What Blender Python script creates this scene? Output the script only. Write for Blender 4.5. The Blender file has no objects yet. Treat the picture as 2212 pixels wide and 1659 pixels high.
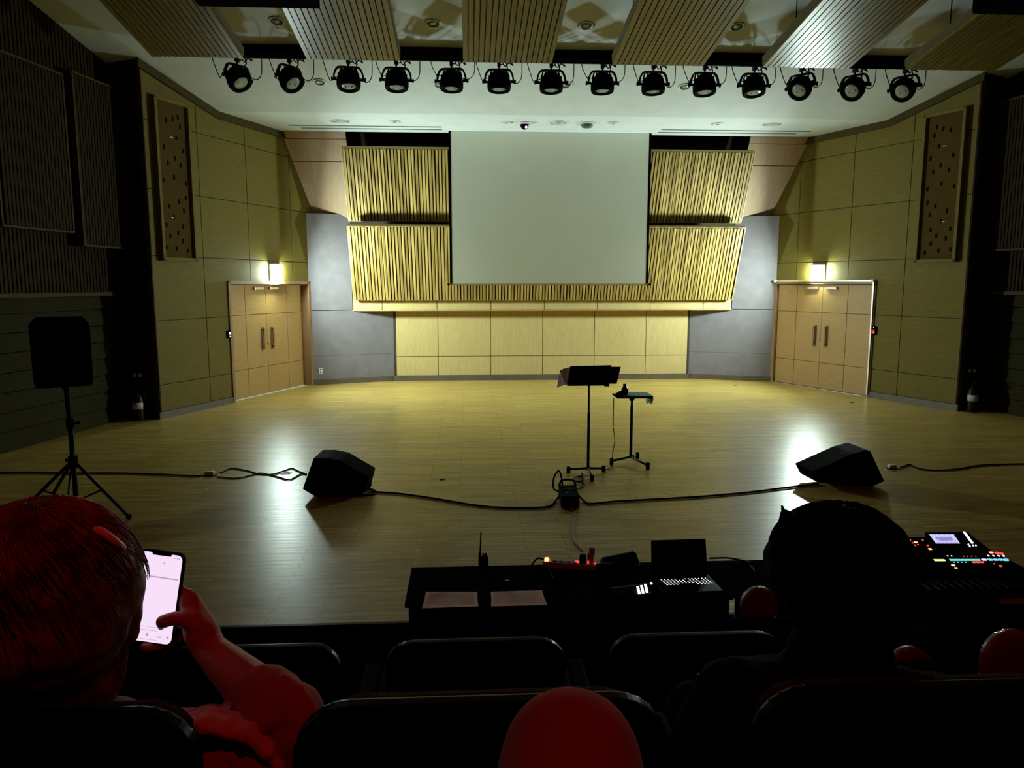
import bpy, bmesh, math, random
from mathutils import Vector, Matrix, noise
random.seed(7)
C = bpy.context.scene.collection
sc = bpy.context.scene
V = Vector
R = math.radians

# ---------------------------------------------------------------- camera
F, CX, CY = 1620.0, 1106.0, 829.5
VPX, HOR = 1010.0, 612.0
PITCH = math.atan((CY - HOR) / F)
YAW = math.atan((VPX - CX) / F * math.cos(PITCH))
EYE = V((-1.8, 0.0, 2.3))
FWD = V((-math.sin(YAW) * math.cos(PITCH), math.cos(YAW) * math.cos(PITCH), -math.sin(PITCH)))
RGT = V((math.cos(YAW), math.sin(YAW), 0))
UPV = RGT.cross(FWD)
cd = bpy.data.cameras.new('camera'); cam = bpy.data.objects.new('camera', cd); C.objects.link(cam)
cd.sensor_width = 36.0; cd.lens = F / 2212.0 * 36.0; cd.clip_start = 0.02; cd.clip_end = 100
M3 = Matrix((RGT, UPV, -FWD)).transposed()
cam.matrix_world = Matrix.Translation(EYE) @ M3.to_4x4()
sc.camera = cam

# ---------------------------------------------------------------- world, exposure
w = bpy.data.worlds.new('world'); sc.world = w; w.use_nodes = True
w.node_tree.nodes['Background'].inputs[0].default_value = (0.6, 0.7, 0.6, 1)
w.node_tree.nodes['Background'].inputs[1].default_value = 0.0
sc.view_settings.view_transform = 'Standard'; sc.view_settings.look = 'None'
sc.view_settings.exposure = 0.0; sc.view_settings.gamma = 1.0
sc.view_settings.use_curve_mapping = False
LAMP_COL = (0.78, 1.0, 0.92)
LAMP_FACE = 290.0     # wall lamps: diffuser radiance
LAMP_SPOT = 7800.0    # wall lamps: extra unseen area light, watts
RED_W = 44.0         # red signal lamp behind the seats, watts

def ray(px, py):
    return RGT * ((px - CX) / F) - UPV * ((py - CY) / F) + FWD
def on_z(px, py, z=0.0):
    d = ray(px, py); return EYE + d * ((z - EYE.z) / d.z)
def on_y(px, py, y):
    d = ray(px, py); return EYE + d * ((y - EYE.y) / d.y)

# ---------------------------------------------------------------- materials
def mat(name, col, rough=0.5, metal=0.0, emit=None, es=0.0, spec=0.5, coat=0.0, trans=0.0, sheen=0.0):
    m = bpy.data.materials.new(name); m.use_nodes = True
    b = m.node_tree.nodes['Principled BSDF']
    b.inputs['Base Color'].default_value = (*col, 1)
    b.inputs['Roughness'].default_value = rough
    b.inputs['Metallic'].default_value = metal
    b.inputs['Specular IOR Level'].default_value = spec
    b.inputs['Coat Weight'].default_value = coat
    b.inputs['Transmission Weight'].default_value = trans
    b.inputs['Sheen Weight'].default_value = sheen
    if emit:
        b.inputs['Emission Color'].default_value = (*emit, 1)
        b.inputs['Emission Strength'].default_value = es
    return m
def grain(name, c1, c2, scale=(1, 1, 1), nscale=6.0, rough=0.5, detail=5.0, bump=0.0, spec=0.5, lo=0.3, hi=0.7):
    m = mat(name, c1, rough, spec=spec); nt = m.node_tree; N = nt.nodes; L = nt.links
    b = N['Principled BSDF']
    tc = N.new('ShaderNodeTexCoord'); mp = N.new('ShaderNodeMapping'); mp.inputs['Scale'].default_value = scale
    nz = N.new('ShaderNodeTexNoise'); nz.inputs['Scale'].default_value = nscale; nz.inputs['Detail'].default_value = detail
    rp = N.new('ShaderNodeValToRGB')
    rp.color_ramp.elements[0].position = lo; rp.color_ramp.elements[0].color = (*c1, 1)
    rp.color_ramp.elements[1].position = hi; rp.color_ramp.elements[1].color = (*c2, 1)
    L.new(tc.outputs['Object'], mp.inputs[0]); L.new(mp.outputs[0], nz.inputs[0])
    L.new(nz.outputs['Fac'], rp.inputs[0]); L.new(rp.outputs[0], b.inputs['Base Color'])
    if bump:
        bp = N.new('ShaderNodeBump'); bp.inputs['Strength'].default_value = bump; bp.inputs['Distance'].default_value = 0.01
        L.new(nz.outputs['Fac'], bp.inputs['Height']); L.new(bp.outputs[0], b.inputs['Normal'])
    return m
def floor_mat():
    m = mat('maple_floor', (.3, .2, .1), 0.3); nt = m.node_tree; N = nt.nodes; L = nt.links; b = N['Principled BSDF']
    tc = N.new('ShaderNodeTexCoord')
    br = N.new('ShaderNodeTexBrick'); br.offset = 0.37; br.offset_frequency = 2; br.squash = 1.0
    br.inputs['Scale'].default_value = 1.0; br.inputs['Brick Width'].default_value = 0.95; br.inputs['Row Height'].default_value = 0.085
    br.inputs['Mortar Size'].default_value = 0.0028; br.inputs['Mortar Smooth'].default_value = 0.3; br.inputs['Bias'].default_value = 0.0
    br.inputs['Color1'].default_value = (0.56, 0.40, 0.115, 1); br.inputs['Color2'].default_value = (0.42, 0.29, 0.078, 1)
    br.inputs['Mortar'].default_value = (0.035, 0.022, 0.008, 1)
    mp = N.new('ShaderNodeMapping'); mp.inputs['Scale'].default_value = (0.9, 11, 1)
    nz = N.new('ShaderNodeTexNoise'); nz.inputs['Scale'].default_value = 2.2; nz.inputs['Detail'].default_value = 6
    mx = N.new('ShaderNodeMix'); mx.data_type = 'RGBA'; mx.blend_type = 'MULTIPLY'; mx.inputs[0].default_value = 0.75
    rp = N.new('ShaderNodeValToRGB')
    rp.color_ramp.elements[0].position = 0.3; rp.color_ramp.elements[0].color = (0.55, 0.5, 0.42, 1)
    rp.color_ramp.elements[1].position = 0.68; rp.color_ramp.elements[1].color = (1.12, 1.12, 1.1, 1)
    L.new(tc.outputs['Object'], br.inputs[0]); L.new(tc.outputs['Object'], mp.inputs[0]); L.new(mp.outputs[0], nz.inputs[0])
    L.new(nz.outputs['Fac'], rp.inputs[0]); L.new(br.outputs['Color'], mx.inputs[6]); L.new(rp.outputs[0], mx.inputs[7])
    L.new(mx.outputs[2], b.inputs['Base Color'])
    r2 = N.new('ShaderNodeMapRange'); r2.inputs[3].default_value = 0.25; r2.inputs[4].default_value = 0.39; b.inputs['Specular IOR Level'].default_value = .17
    L.new(nz.outputs['Fac'], r2.inputs[0]); L.new(r2.outputs[0], b.inputs['Roughness'])
    bp = N.new('ShaderNodeBump'); bp.inputs['Strength'].default_value = 0.35; bp.inputs['Distance'].default_value = 0.002; bp.invert = True
    L.new(br.outputs['Fac'], bp.inputs['Height']); L.new(bp.outputs[0], b.inputs['Normal'])
    return m

M = {}
M['floor'] = floor_mat()
M['ceil'] = grain('white_plaster', (.55, .585, .58), (.60, .635, .63), nscale=3, rough=.9)
M['panel'] = grain('oak_wall_panel', (.130, .098, .016), (.170, .128, .022), (1, 1, 14), 5, .65, bump=.05, spec=.2)
M['backpanel'] = grain('beige_wall_panel', (.46, .345, .135), (.57, .43, .185), (16, 1, 1.2), 4, .55, bump=.05)
M['soffit'] = grain('pale_sloped_panel', (.36, .23, .13), (.43, .28, .16), (6, 1, 1), 3, .6)
M['groove'] = mat('dark_groove', (.035, .025, .010), .8)
M['trimwood'] = grain('dark_wood_trim', (.050, .038, .010), (.065, .05, .014), (1, 1, 8), 4, .6, spec=.1)
M['doorwood'] = grain('oak_door', (.34, .195, .055), (.42, .245, .075), (1, 1, 16), 4, .45, bump=.04)
M['jamb'] = grain('door_jamb_wood', (.22, .12, .05), (.30, .17, .08), (10, 10, 1), 4, .45)
M['slat'] = grain('bamboo_slat', (.20, .125, .024), (.56, .40, .12), (7, .3, .30), 3.0, .5, detail=3, lo=.36, hi=.64)
M['slatback'] = mat('slat_backing', (.02, .013, .002), .9, spec=.05)
M['slattrim'] = mat('pale_slat_frame', (.48, .38, .18), .5)
M['cloud'] = grain('ceiling_slat_wood', (.085, .058, .010), (.18, .125, .024), (16, .6, .6), 3.0, .34, detail=5, lo=.34, hi=.66, spec=.38)
M['cloudside'] = grain('ceiling_panel_side', (.07, .055, .018), (.09, .07, .024), (1, 3, 1), 3, .6)
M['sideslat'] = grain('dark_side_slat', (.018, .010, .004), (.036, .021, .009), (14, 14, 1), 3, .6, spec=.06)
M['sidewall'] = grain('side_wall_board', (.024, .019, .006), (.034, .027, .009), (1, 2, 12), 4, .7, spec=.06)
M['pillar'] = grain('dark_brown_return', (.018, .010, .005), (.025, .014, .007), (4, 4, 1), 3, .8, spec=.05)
M['grey'] = grain('grey_fabric_panel', (.17, .152, .165), (.205, .185, .20), nscale=5, rough=.9)
M['base'] = grain('brown_baseboard', (.10, .075, .05), (.13, .1, .065), nscale=4, rough=.5)
M['screen'] = grain('projection_fabric', (.84, .87, .76), (.89, .92, .81), nscale=.7, rough=.85)
M['black'] = mat('black_plastic', (.002, .002, .002), .7, spec=.012)
M['blackmetal'] = mat('black_metal', (.005, .005, .005), .5, spec=.10)
M['blackmatte'] = mat('black_matte', (.0015, .0015, .0015), .95, spec=.005)
M['gloss'] = mat('black_gloss_shell', (.0015, .0015, .0015), .28, spec=.03)
M['lens'] = mat('lamp_lens', (.30, .33, .33), .18, spec=.8)
M['lensdot'] = mat('lamp_reflector_dot', (.75, .8, .78), .2, .6)
M['cable'] = mat('black_cable', (.005, .006, .005), .6, spec=.08)
M['cablegrey'] = mat('grey_cable', (.16, .13, .09), .6, spec=.2)
M['white'] = mat('white_plastic', (.75, .75, .72), .4)
M['paper'] = mat('paper', (.92, .82, .78), .8)
M['strip'] = mat('strip_plastic', (.42, .36, .32), .6, spec=.1)
M['print'] = mat('print_grey', (.30, .25, .23), .8)
M['steel'] = mat('brushed_steel', (.55, .53, .5), .3, 1.0)
M['bronze'] = mat('bronze_handle', (.20, .12, .06), .35, .7)
M['lamp'] = mat('lamp_diffuser', (.9, .9, .9), .5, emit=LAMP_COL, es=LAMP_FACE)
M['lampcap'] = mat('lamp_housing', (.18, .22, .24), .5)
M['slot'] = mat('slot_dark', (.10, .15, .14), .8)
M['metalwhite'] = mat('white_metal_ring', (.6, .64, .6), .4)
M['ventdark'] = mat('grille_dark', (.06, .07, .065), .6)
M['niche'] = grain('brown_perforated_board', (.070, .041, .010), (.088, .051, .013), nscale=2, rough=.8, spec=.08)
M['nichehole'] = mat('board_hole', (.008, .005, .001), .9, spec=.03)
M['redext'] = mat('extinguisher_dark_red', (.022, .003, .002), .4, spec=.2)
M['label'] = mat('pale_label', (.55, .55, .5), .5)
M['teal'] = grain('pale_green_towel', (.16, .27, .22), (.22, .35, .29), nscale=60, rough=.95)
M['amber'] = mat('amber_glass', (.10, .025, .008), .08, spec=.7, coat=.5)
M['darkslab'] = mat('dark_slab', (.006, .006, .007), .5, spec=.06)
M['tabletop'] = mat('black_table_cloth', (.0015, .0015, .0015), .95, spec=.005)
M['screenglow'] = mat('phone_screen_glow', (.1, .1, .1), .3, emit=(.93, .74, .95), es=1.0)
M['screenui'] = mat('phone_screen_mark', (.1, .1, .1), .3, emit=(.52, .32, .55), es=1.0)
M['keyglow'] = mat('key_glow', (.1, .1, .1), .4, emit=(.85, .85, 1.0), es=1.6)
M['led_white'] = mat('led_white', (.1, .1, .1), .4, emit=(.85, .85, 1.0), es=3.0)
M['led_red'] = mat('led_red', (.1, .02, .02), .4, emit=(1, .05, .03), es=2.2)
M['led_hot'] = mat('led_orange', (.1, .05, .02), .4, emit=(1, .35, .16), es=2.6)
M['led_cyan'] = mat('led_cyan', (.05, .1, .1), .4, emit=(.17, .75, .78), es=1.1)
M['led_yellow'] = mat('led_yellow', (.1, .1, .05), .4, emit=(1, .8, .32), es=1.4)
M['led_pink'] = mat('led_pink', (.1, .05, .1), .4, emit=(1, .45, .95), es=2.0)
M['led_green'] = mat('led_green', (.05, .1, .05), .4, emit=(.5, 1, .8), es=1.5)
M['lcd'] = mat('lcd_lilac', (.1, .1, .1), .3, emit=(.62, .60, .98), es=1.0)
M['lcd_dark'] = mat('lcd_lilac_dark', (.1, .1, .1), .3, emit=(.27, .27, .62), es=1.0)
M['skin'] = grain('skin', (.34, .11, .075), (.40, .135, .09), nscale=14, rough=.55, spec=.25)
M['hair_red'] = grain('auburn_hair', (.07, .022, .006), (.26, .09, .022), (1, 1, 1), 26, .5, lo=.35, hi=.65, spec=.2)
M['hair_black'] = mat('black_hair', (.003, .0025, .002), .8, spec=.05)
M['blouse'] = grain('pale_pink_blouse', (.26, .10, .09), (.33, .14, .13), nscale=9, rough=.9, spec=.1)
M['ruffle'] = mat('blouse_ruffle', (.55, .36, .37), .85, spec=.1)
M['darkcloth'] = mat('dark_cloth', (.003, .002, .002), .95, spec=.03)
M['darkred'] = mat('dark_red_cloth', (.02, .006, .006), .95, spec=.04)
M['trouser'] = mat('light_trouser_cloth', (.22, .10, .09), .95, spec=.05)
M['redshell'] = mat('red_gloss_shell', (.16, .006, .005), .25, spec=.3)
M['carpet'] = grain('dark_carpet', (.004, .003, .003), (.006, .005, .005), nscale=60, rough=.95, spec=.03)
M['redlamp'] = mat('red_signal_lamp', (.2, .01, .01), .4, emit=(1, .02, .02), es=3.0)
M['pinkwood'] = M['soffit']

# ---------------------------------------------------------------- mesh building
class MB:
    def __init__(s, mats):
        s.bm = bmesh.new(); s.mats = mats if isinstance(mats, (list, tuple)) else [mats]
    def box(s, lo, hi, m=0, mx=None, bev=0.0):
        lo = V(lo); hi = V(hi); c = (lo + hi) / 2; d = hi - lo
        T = Matrix.Translation(c) @ Matrix.Diagonal((*d, 1))
        if mx is not None: T = mx @ T
        g = bmesh.ops.create_cube(s.bm, size=1.0, matrix=T)
        fs = {f for v in g['verts'] for f in v.link_faces}
        for f in fs: f.material_index = m
        if bev:
            es = list({e for v in g['verts'] for e in v.link_edges})
            r = bmesh.ops.bevel(s.bm, geom=es, offset=bev, segments=2, affect='EDGES', profile=.6)
            for f in r['faces']: f.material_index = m
        return s
    def cyl(s, p0, p1, r0, r1=None, seg=16, m=0, cap=True):
        p0 = V(p0); p1 = V(p1); r1 = r0 if r1 is None else r1
        d = p1 - p0; L = d.length
        if L < 1e-7: return s
        q = d.to_track_quat('Z', 'Y').to_matrix().to_4x4()
        g = bmesh.ops.create_cone(s.bm, cap_ends=cap, segments=seg, radius1=r0, radius2=r1, depth=L, matrix=Matrix.Translation((p0 + p1) / 2) @ q)
        for f in {f for v in g['verts'] for f in v.link_faces}: f.material_index = m; f.smooth = True
        return s
    def sph(s, c, r, m=0, seg=16, mx=None, sc=(1, 1, 1)):
        T = Matrix.Translation(V(c)) @ Matrix.Diagonal((*(r * V(sc)), 1)) if mx is None else mx
        g = bmesh.ops.create_uvsphere(s.bm, u_segments=seg, v_segments=max(6, seg // 2), radius=1.0, matrix=T)
        for f in {f for v in g['verts'] for f in v.link_faces}: f.material_index = m; f.smooth = True
        return s
    def tube(s, pts, r, seg=6, m=0, sub=6, taper=None):
        P = spline(pts, sub) if sub > 1 else [V(p) for p in pts]
        n = len(P); rings = []; up = V((0, 0, 1))
        for i, p in enumerate(P):
            t = (P[min(i + 1, n - 1)] - P[max(i - 1, 0)])
            if t.length < 1e-9: t = V((1, 0, 0))
            t.normalize()
            a = t.cross(up)
            if a.length < .05: a = t.cross(V((0, 1, 0)))
            a.normalize(); b = a.cross(t)
            rr = r if taper is None else r * (taper[0] + (taper[1] - taper[0]) * i / (n - 1))
            rings.append([s.bm.verts.new(p + (a * math.cos(k * 2 * math.pi / seg) + b * math.sin(k * 2 * math.pi / seg)) * rr) for k in range(seg)])
        for i in range(n - 1):
            for k in range(seg):
                f = s.bm.faces.new((rings[i][k], rings[i][(k + 1) % seg], rings[i + 1][(k + 1) % seg], rings[i + 1][k])); f.smooth = True; f.material_index = m
        for rg in (rings[0], rings[-1]):
            try: f = s.bm.faces.new(rg); f.material_index = m
            except ValueError: pass
        return s
    def prism(s, poly, vec, m=0, bev=0.0):
        a = [s.bm.verts.new(V(p)) for p in poly]; vec = V(vec)
        b = [s.bm.verts.new(V(p) + vec) for p in poly]; n = len(a); fs = []
        fs.append(s.bm.faces.new(a)); fs.append(s.bm.faces.new(b[::-1]))
        for i in range(n): fs.append(s.bm.faces.new((a[i], b[i], b[(i + 1) % n], a[(i + 1) % n])))
        for f in fs: f.material_index = m
        if bev:
            es = list({e for f in fs for e in f.edges})
            bmesh.ops.recalc_face_normals(s.bm, faces=fs)
            r = bmesh.ops.bevel(s.bm, geom=es, offset=bev, segments=2, affect='EDGES', profile=.6)
            for f in r['faces']: f.material_index = m
        return s
    def lathe(s, prof, org=(0, 0, 0), seg=24, m=0, mx=None):
        T = mx if mx is not None else Matrix.Translation(V(org)); rings = []
        for r, z in prof:
            rings.append([s.bm.verts.new(T @ V((r * math.cos(k * 2 * math.pi / seg), r * math.sin(k * 2 * math.pi / seg), z))) for k in range(seg)])
        for i in range(len(rings) - 1):
            for k in range(seg):
                f = s.bm.faces.new((rings[i][k], rings[i][(k + 1) % seg], rings[i + 1][(k + 1) % seg], rings[i + 1][k])); f.smooth = True; f.material_index = m
        for rg in (rings[0], rings[-1]):
            try: f = s.bm.faces.new(rg); f.material_index = m
            except ValueError: pass
        return s
    def quad(s, pts, m=0):
        f = s.bm.faces.new([s.bm.verts.new(V(p)) for p in pts]); f.material_index = m; return s
    def build(s, name, parent=None, loc=None):
        bmesh.ops.recalc_face_normals(s.bm, faces=s.bm.faces[:])
        me = bpy.data.meshes.new(name); s.bm.to_mesh(me); s.bm.free()
        for m in s.mats: me.materials.append(M[m] if isinstance(m, str) else m)
        o = bpy.data.objects.new(name, me); C.objects.link(o)
        if parent is not None: o.parent = parent
        if loc is not None: o.location = loc
        return o
def spline(pts, sub):
    P = [V(p) for p in pts]
    if len(P) < 3: return [P[0].lerp(P[-1], i / sub) for i in range(sub + 1)]
    out = []
    Q = [P[0] * 2 - P[1]] + P + [P[-1] * 2 - P[-2]]
    for i in range(1, len(Q) - 2):
        a, b, c, d = Q[i - 1:i + 3]
        for k in range(sub):
            t = k / sub
            out.append(.5 * ((2 * b) + (c - a) * t + (2 * a - 5 * b + 4 * c - d) * t * t + (3 * b - a - 3 * c + d) * t ** 3))
    out.append(P[-1]); return out
def clip(poly, a, b, c):          # keep a*x + b*y <= c
    out = []
    for i in range(len(poly)):
        p, q = poly[i], poly[(i + 1) % len(poly)]
        dp = a * p[0] + b * p[1] - c; dq = a * q[0] + b * q[1] - c
        if dp <= 0: out.append(p)
        if dp * dq < 0:
            t = dp / (dp - dq); out.append((p[0] + (q[0] - p[0]) * t, p[1] + (q[1] - p[1]) * t))
    return out
def tag(o, label=None, cat=None, group=None, kind=None):
    if label: o['label'] = label
    if cat: o['category'] = cat
    if group: o['group'] = group
    if kind: o['kind'] = kind
    return o
def empty(name, loc=(0, 0, 0), rz=0.0, label=None, cat=None, group=None, mx=None):
    o = bpy.data.objects.new(name, None); C.objects.link(o); o.empty_display_size = .1
    if mx is not None: o.matrix_world = mx
    else: o.location = loc; o.rotation_euler = (0, 0, rz)
    return tag(o, label, cat, group)
def struct(mb, name, parent=None):
    o = mb.build(name, parent)
    if parent is None: o['kind'] = 'structure'
    return o
def copy_tree(o, parent=None):
    c = o.copy(); C.objects.link(c)
    if parent is not None: c.parent = parent
    for ch in list(o.children): copy_tree(ch, c)
    return c

# ---------------------------------------------------------------- the room
ZC, YK, SL = 5.43, 14.6, 0.2575        # flat ceiling height, where it starts to rise, slope
YE = 16.35                             # back edge of the ceiling
def ceil_z(y): return ZC if y >= YK else ZC + (YK - y) * SL
COR = V((5.36, 17.14, 0)); END = V((7.06, 12.91, 0))       # door wall, right-hand copy
ZA = -0.17                             # audience floor in front of the stage

fl = MB('floor'); fl.box((-12, 4.92, -.2), (12, 18.4, 0)); struct(fl, 'floor')
st = MB('gloss'); st.box((-12, 4.885, -.2), (12, 4.92, .004), bev=.003); struct(st, 'trim_1')
af = MB('carpet')
af.box((-12, 2.75, ZA - .3), (12, 4.885, ZA)); af.box((-12, 1.62, ZA - .3), (12, 2.75, .43))
af.box((-12, .52, ZA - .3), (12, 1.62, .86)); af.box((-12, -4, ZA - .3), (12, .52, 1.2))
struct(af, 'floor_audience')
ce = MB('ceil')
ce.box((-12, YK, ZC), (12, YE, ZC + .12))
ce.prism([(-12, YK, ZC), (-12, YK, ZC + .12), (-12, -4, ceil_z(-4) + .12), (-12, -4, ceil_z(-4))], (24, 0, 0))
struct(ce, 'ceiling')
rw = MB('pillar'); rw.box((-12, -4.1, ZA - .3), (12, -4, 11)); struct(rw, 'wall_rear')

# lower and upper back wall
GX = [-3.5, -2.51, -1.26, -.02, 1.23, 2.48, 3.5]; G = .007
bw = MB(['backpanel', 'groove'])
bw.box((-3.6, 17.86, 0), (3.6, 17.95, 1.72), 1)
for a, b in zip(GX[:-1], GX[1:]):
    for z0, z1 in ((.12, .58), (.58, 1.69)):
        bw.box((a + G, 17.84, z0 + G), (b - G, 17.87, z1 - G), 0)
struct(bw, 'wall_back')
ub = MB(['backpanel', 'groove', 'pillar'])
ub.box((-4.45, 17.53, 1.69), (4.45, 17.62, 4.2), 1)
GU = [-4.43, -3.77] + GX[1:-1] + [3.75, 4.43]
for a, b in zip(GU[:-1], GU[1:]):
    ub.box((a + G, 17.5, 1.69 + G), (b - G, 17.535, 2.45), 0)
ub.box((-4.45, 17.5, 1.67), (4.45, 17.95, 1.69), 0)
struct(ub, 'wall_back_upper')
bb = MB('base'); bb.box((-3.55, 17.80, 0), (3.55, 17.84, .12)); struct(bb, 'baseboard_back')
# sloped wall between ceiling edge and the walls below
def slope_y(z): return 16.42 + (ZC - z) * .64
so = MB(['soffit', 'groove'])
for xa_, xb_ in ((-6.6, -4.33), (4.33, 6.6)):
    for z0, z1 in ((2.9, 4.88), (4.895, 5.30), (5.31, ZC + .1)):
        so.prism([(xa_, slope_y(z0), z0), (xa_, slope_y(z1), z1), (xa_, slope_y(z1) + .05, z1), (xa_, slope_y(z0) + .05, z0)], (xb_ - xa_, 0, 0), 0)
    so.prism([(xa_, slope_y(2.9) + .03, 2.9), (xa_, slope_y(5.6) + .03, 5.6), (xa_, slope_y(5.6) + .1, 5.6), (xa_, slope_y(2.9) + .1, 2.9)], (xb_ - xa_, 0, 0), 1)
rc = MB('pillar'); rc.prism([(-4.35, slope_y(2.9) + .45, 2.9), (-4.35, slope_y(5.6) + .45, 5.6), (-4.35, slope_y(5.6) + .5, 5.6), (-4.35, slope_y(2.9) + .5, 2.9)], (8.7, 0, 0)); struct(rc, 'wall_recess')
so_o = struct(so, 'wall_sloped')
sb = MB('blackmatte'); sb.box((-7, 17.95, -.1), (7, 18.1, 6.4)); sb.box((-7, 16.3, 5.65), (7, 18.1, 5.75)); struct(sb, 'wall_shell')

ZR = [.12, .58, 1.67, 2.76, 3.85, 4.95, 6.4]
UR = [-.25, .56, 1.97, 3.28, 4.56]
DU0, DU1, DZ = 0.0, 2.63, 2.30
def wallmx(s):
    t = V((.373 * s, -.928, 0)).normalized(); n = V((-.928 * s, -.373, 0)).normalized()
    return Matrix(((t.x, n.x, 0, COR.x * s), (t.y, n.y, 0, COR.y), (0, 0, 1, 0), (0, 0, 0, 1)))
def ceil_clip(poly, mx):
    # flat part up to the kink, then the slope
    out = []
    kk = (COR.y - YK) / .928
    for part in (clip(poly, 1, 0, kk), clip(poly, -1, 0, -kk)):
        if len(part) < 3: continue
        sl = SL * .928
        if part[0] in clip(poly, 1, 0, kk): q = clip(part, 0, 1, ZC + .02)
        else: q = clip(part, -sl, 1, ZC + .02 - sl * kk)
        if len(q) >= 3: out.append(q)
    return out
def door_wall(s, name, rec):
    mx = wallmx(s); mb = MB(['panel', 'groove']); kk = (COR.y - YK) / .928; sl = SL * .928
    def put(poly, y0, y1, m):
        for side in (0, 1):
            q = clip(poly, 1, 0, kk) if side == 0 else clip(poly, -1, 0, -kk)
            if len(q) < 3: continue
            q = clip(q, 0, 1, ZC + .05) if side == 0 else clip(q, -sl, 1, ZC + .05 - sl * kk)
            if len(q) < 3: continue
            mb.prism([mx @ V((u, y0, z)) for u, z in q], mx.to_3x3() @ V((0, y1 - y0, 0)), m)
    for i in range(len(UR) - 1):
        for j in range(len(ZR) - 1):
            u0, u1, z0, z1 = UR[i] + G, UR[i + 1] - G, ZR[j] + G, ZR[j + 1] - G
            cells = [(u0, u1, z0, z1)]
            if z0 < DZ and u0 < DU1:
                cells = []
                if u1 > DU1: cells.append((DU1 + .03, u1, z0, z1))
                if u0 < DU0 and z0 < DZ: cells.append((u0, DU0 - .03, z0, z1))
                if z1 > DZ: cells.append((u0, min(u1, DU1 + .03), DZ + .03, z1))
            for a, b, c, d in cells:
                put([(a, c), (b, c), (b, d), (a, d)], -.03, 0, 0)
    for a, b, c, d in ((-.3, DU0 - .02, 0, 6.4), (DU1 + .02, 4.56, 0, 6.4), (DU0 - .02, DU1 + .02, DZ + .02, 6.4)):
        put([(a, c), (b, c), (b, d), (a, d)], -.06, -.03, 1)
    o = struct(mb, name)
    # crown along the ceiling and baseboard
    cr = MB('trimwood')
    for (a, za, b, zb) in ((.3, ZC, kk, ZC), (kk, ZC, 4.58, ZC + (4.58 - kk) * sl)):
        cr.prism([mx @ V(p) for p in ((a, 0, za - .13), (b, 0, zb - .13), (b, 0, zb + .03), (a, 0, za + .03))], mx.to_3x3() @ V((0, .05, 0)))
    struct(cr, 'trim_2' if s < 0 else 'trim_3')
    b2 = MB('base'); b2.box((DU1 + .06, 0, 0), (4.56, .025, .12), mx=mx); b2.box((-.2, 0, 0), (DU0 - .06, .02, .12), mx=mx)
    struct(b2, 'baseboard_left' if s < 0 else 'baseboard_right')
    # door
    d = empty('door_1' if s < 0 else 'door_2', mx=mx @ Matrix.Translation(((DU0 + DU1) / 2, 0, 0)) if s > 0 else mx @ Matrix.Translation(((DU0 + DU1) / 2, 0, 0)))
    d['kind'] = 'structure'
    h = (DU1 - DU0) / 2
    fr = MB('jamb'); 
    fr.box((-h - .05, -rec - .02, 0), (-h + .02, .03, DZ + .05)); fr.box((h - .02, -rec - .02, 0), (h + .05, .03, DZ + .05)); fr.box((-h - .05, -rec - .02, DZ - .02), (h + .05, .03, DZ + .05))
    fr.build('door_frame', d)
    for k in (-1, 1):
        lf = MB(['doorwood', 'groove'])
        a0, a1 = (-h + .03, -.004) if k < 0 else (.004, h - .03)
        lf.box((a0, -rec - .06, .012), (a1, -rec - .02, DZ - .03), 1)
        mid = (-.72 if k < 0 else .66); zz = [.015, .58, 1.67, DZ - .03]
        for c0, c1 in ((a0, mid - .006), (mid + .006, a1)):
            for z0, z1 in zip(zz[:-1], zz[1:]): lf.box((c0, -rec - .03, z0 + .005), (c1, -rec, z1 - .005), 0)
        lo = lf.build('door_leaf', d)
        hd = MB('bronze'); x = k * .155
        hd.box((x - .045, -rec, .92), (x + .045, -rec + .012, 1.40), bev=.004)
        hd.box((x - .02, -rec + .04, .95), (x + .02, -rec + .06, 1.37), bev=.008)
        for z in (.97, 1.33): hd.box((x - .015, -rec, z), (x + .015, -rec + .05, z + .03))
        hd.build('door_handle', lo)
        if k < 0:
            kl = MB('steel'); kl.cyl((-.03, -rec, 1.08), (-.03, -rec + .03, 1.08), .022); kl.build('door_lock', lo)
        cl = MB('steel'); cl.box((k * .25 - .14, -rec, DZ - .13), (k * .25 + .14, -rec + .05, DZ - .08), bev=.005); cl.build('door_closer', lo)
    th = MB('steel' if s > 0 else 'white'); th.box((-h, -rec - .06, 0), (h, -rec + .05, .012), bev=.003); th.build('threshold', d)
    if s > 0:
        rl = MB('steel'); rl.box((-h - .02, .03, DZ + .03), (h + .02, .07, DZ + .07)); rl.box((h + .0, .03, .05), (h + .03, .06, DZ + .05))
        rl.build('conduit_rail', d)
        for k in (-1, 1):
            kn = MB('white'); kn.box((k * h - .03, .03, DZ + .02), (k * h + .03, .085, DZ + .08), bev=.006); kn.build('rail_end_box', d)
    return mx
MXL = door_wall(-1, 'wall_left', .16)
MXR = door_wall(1, 'wall_right', .03)

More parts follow.
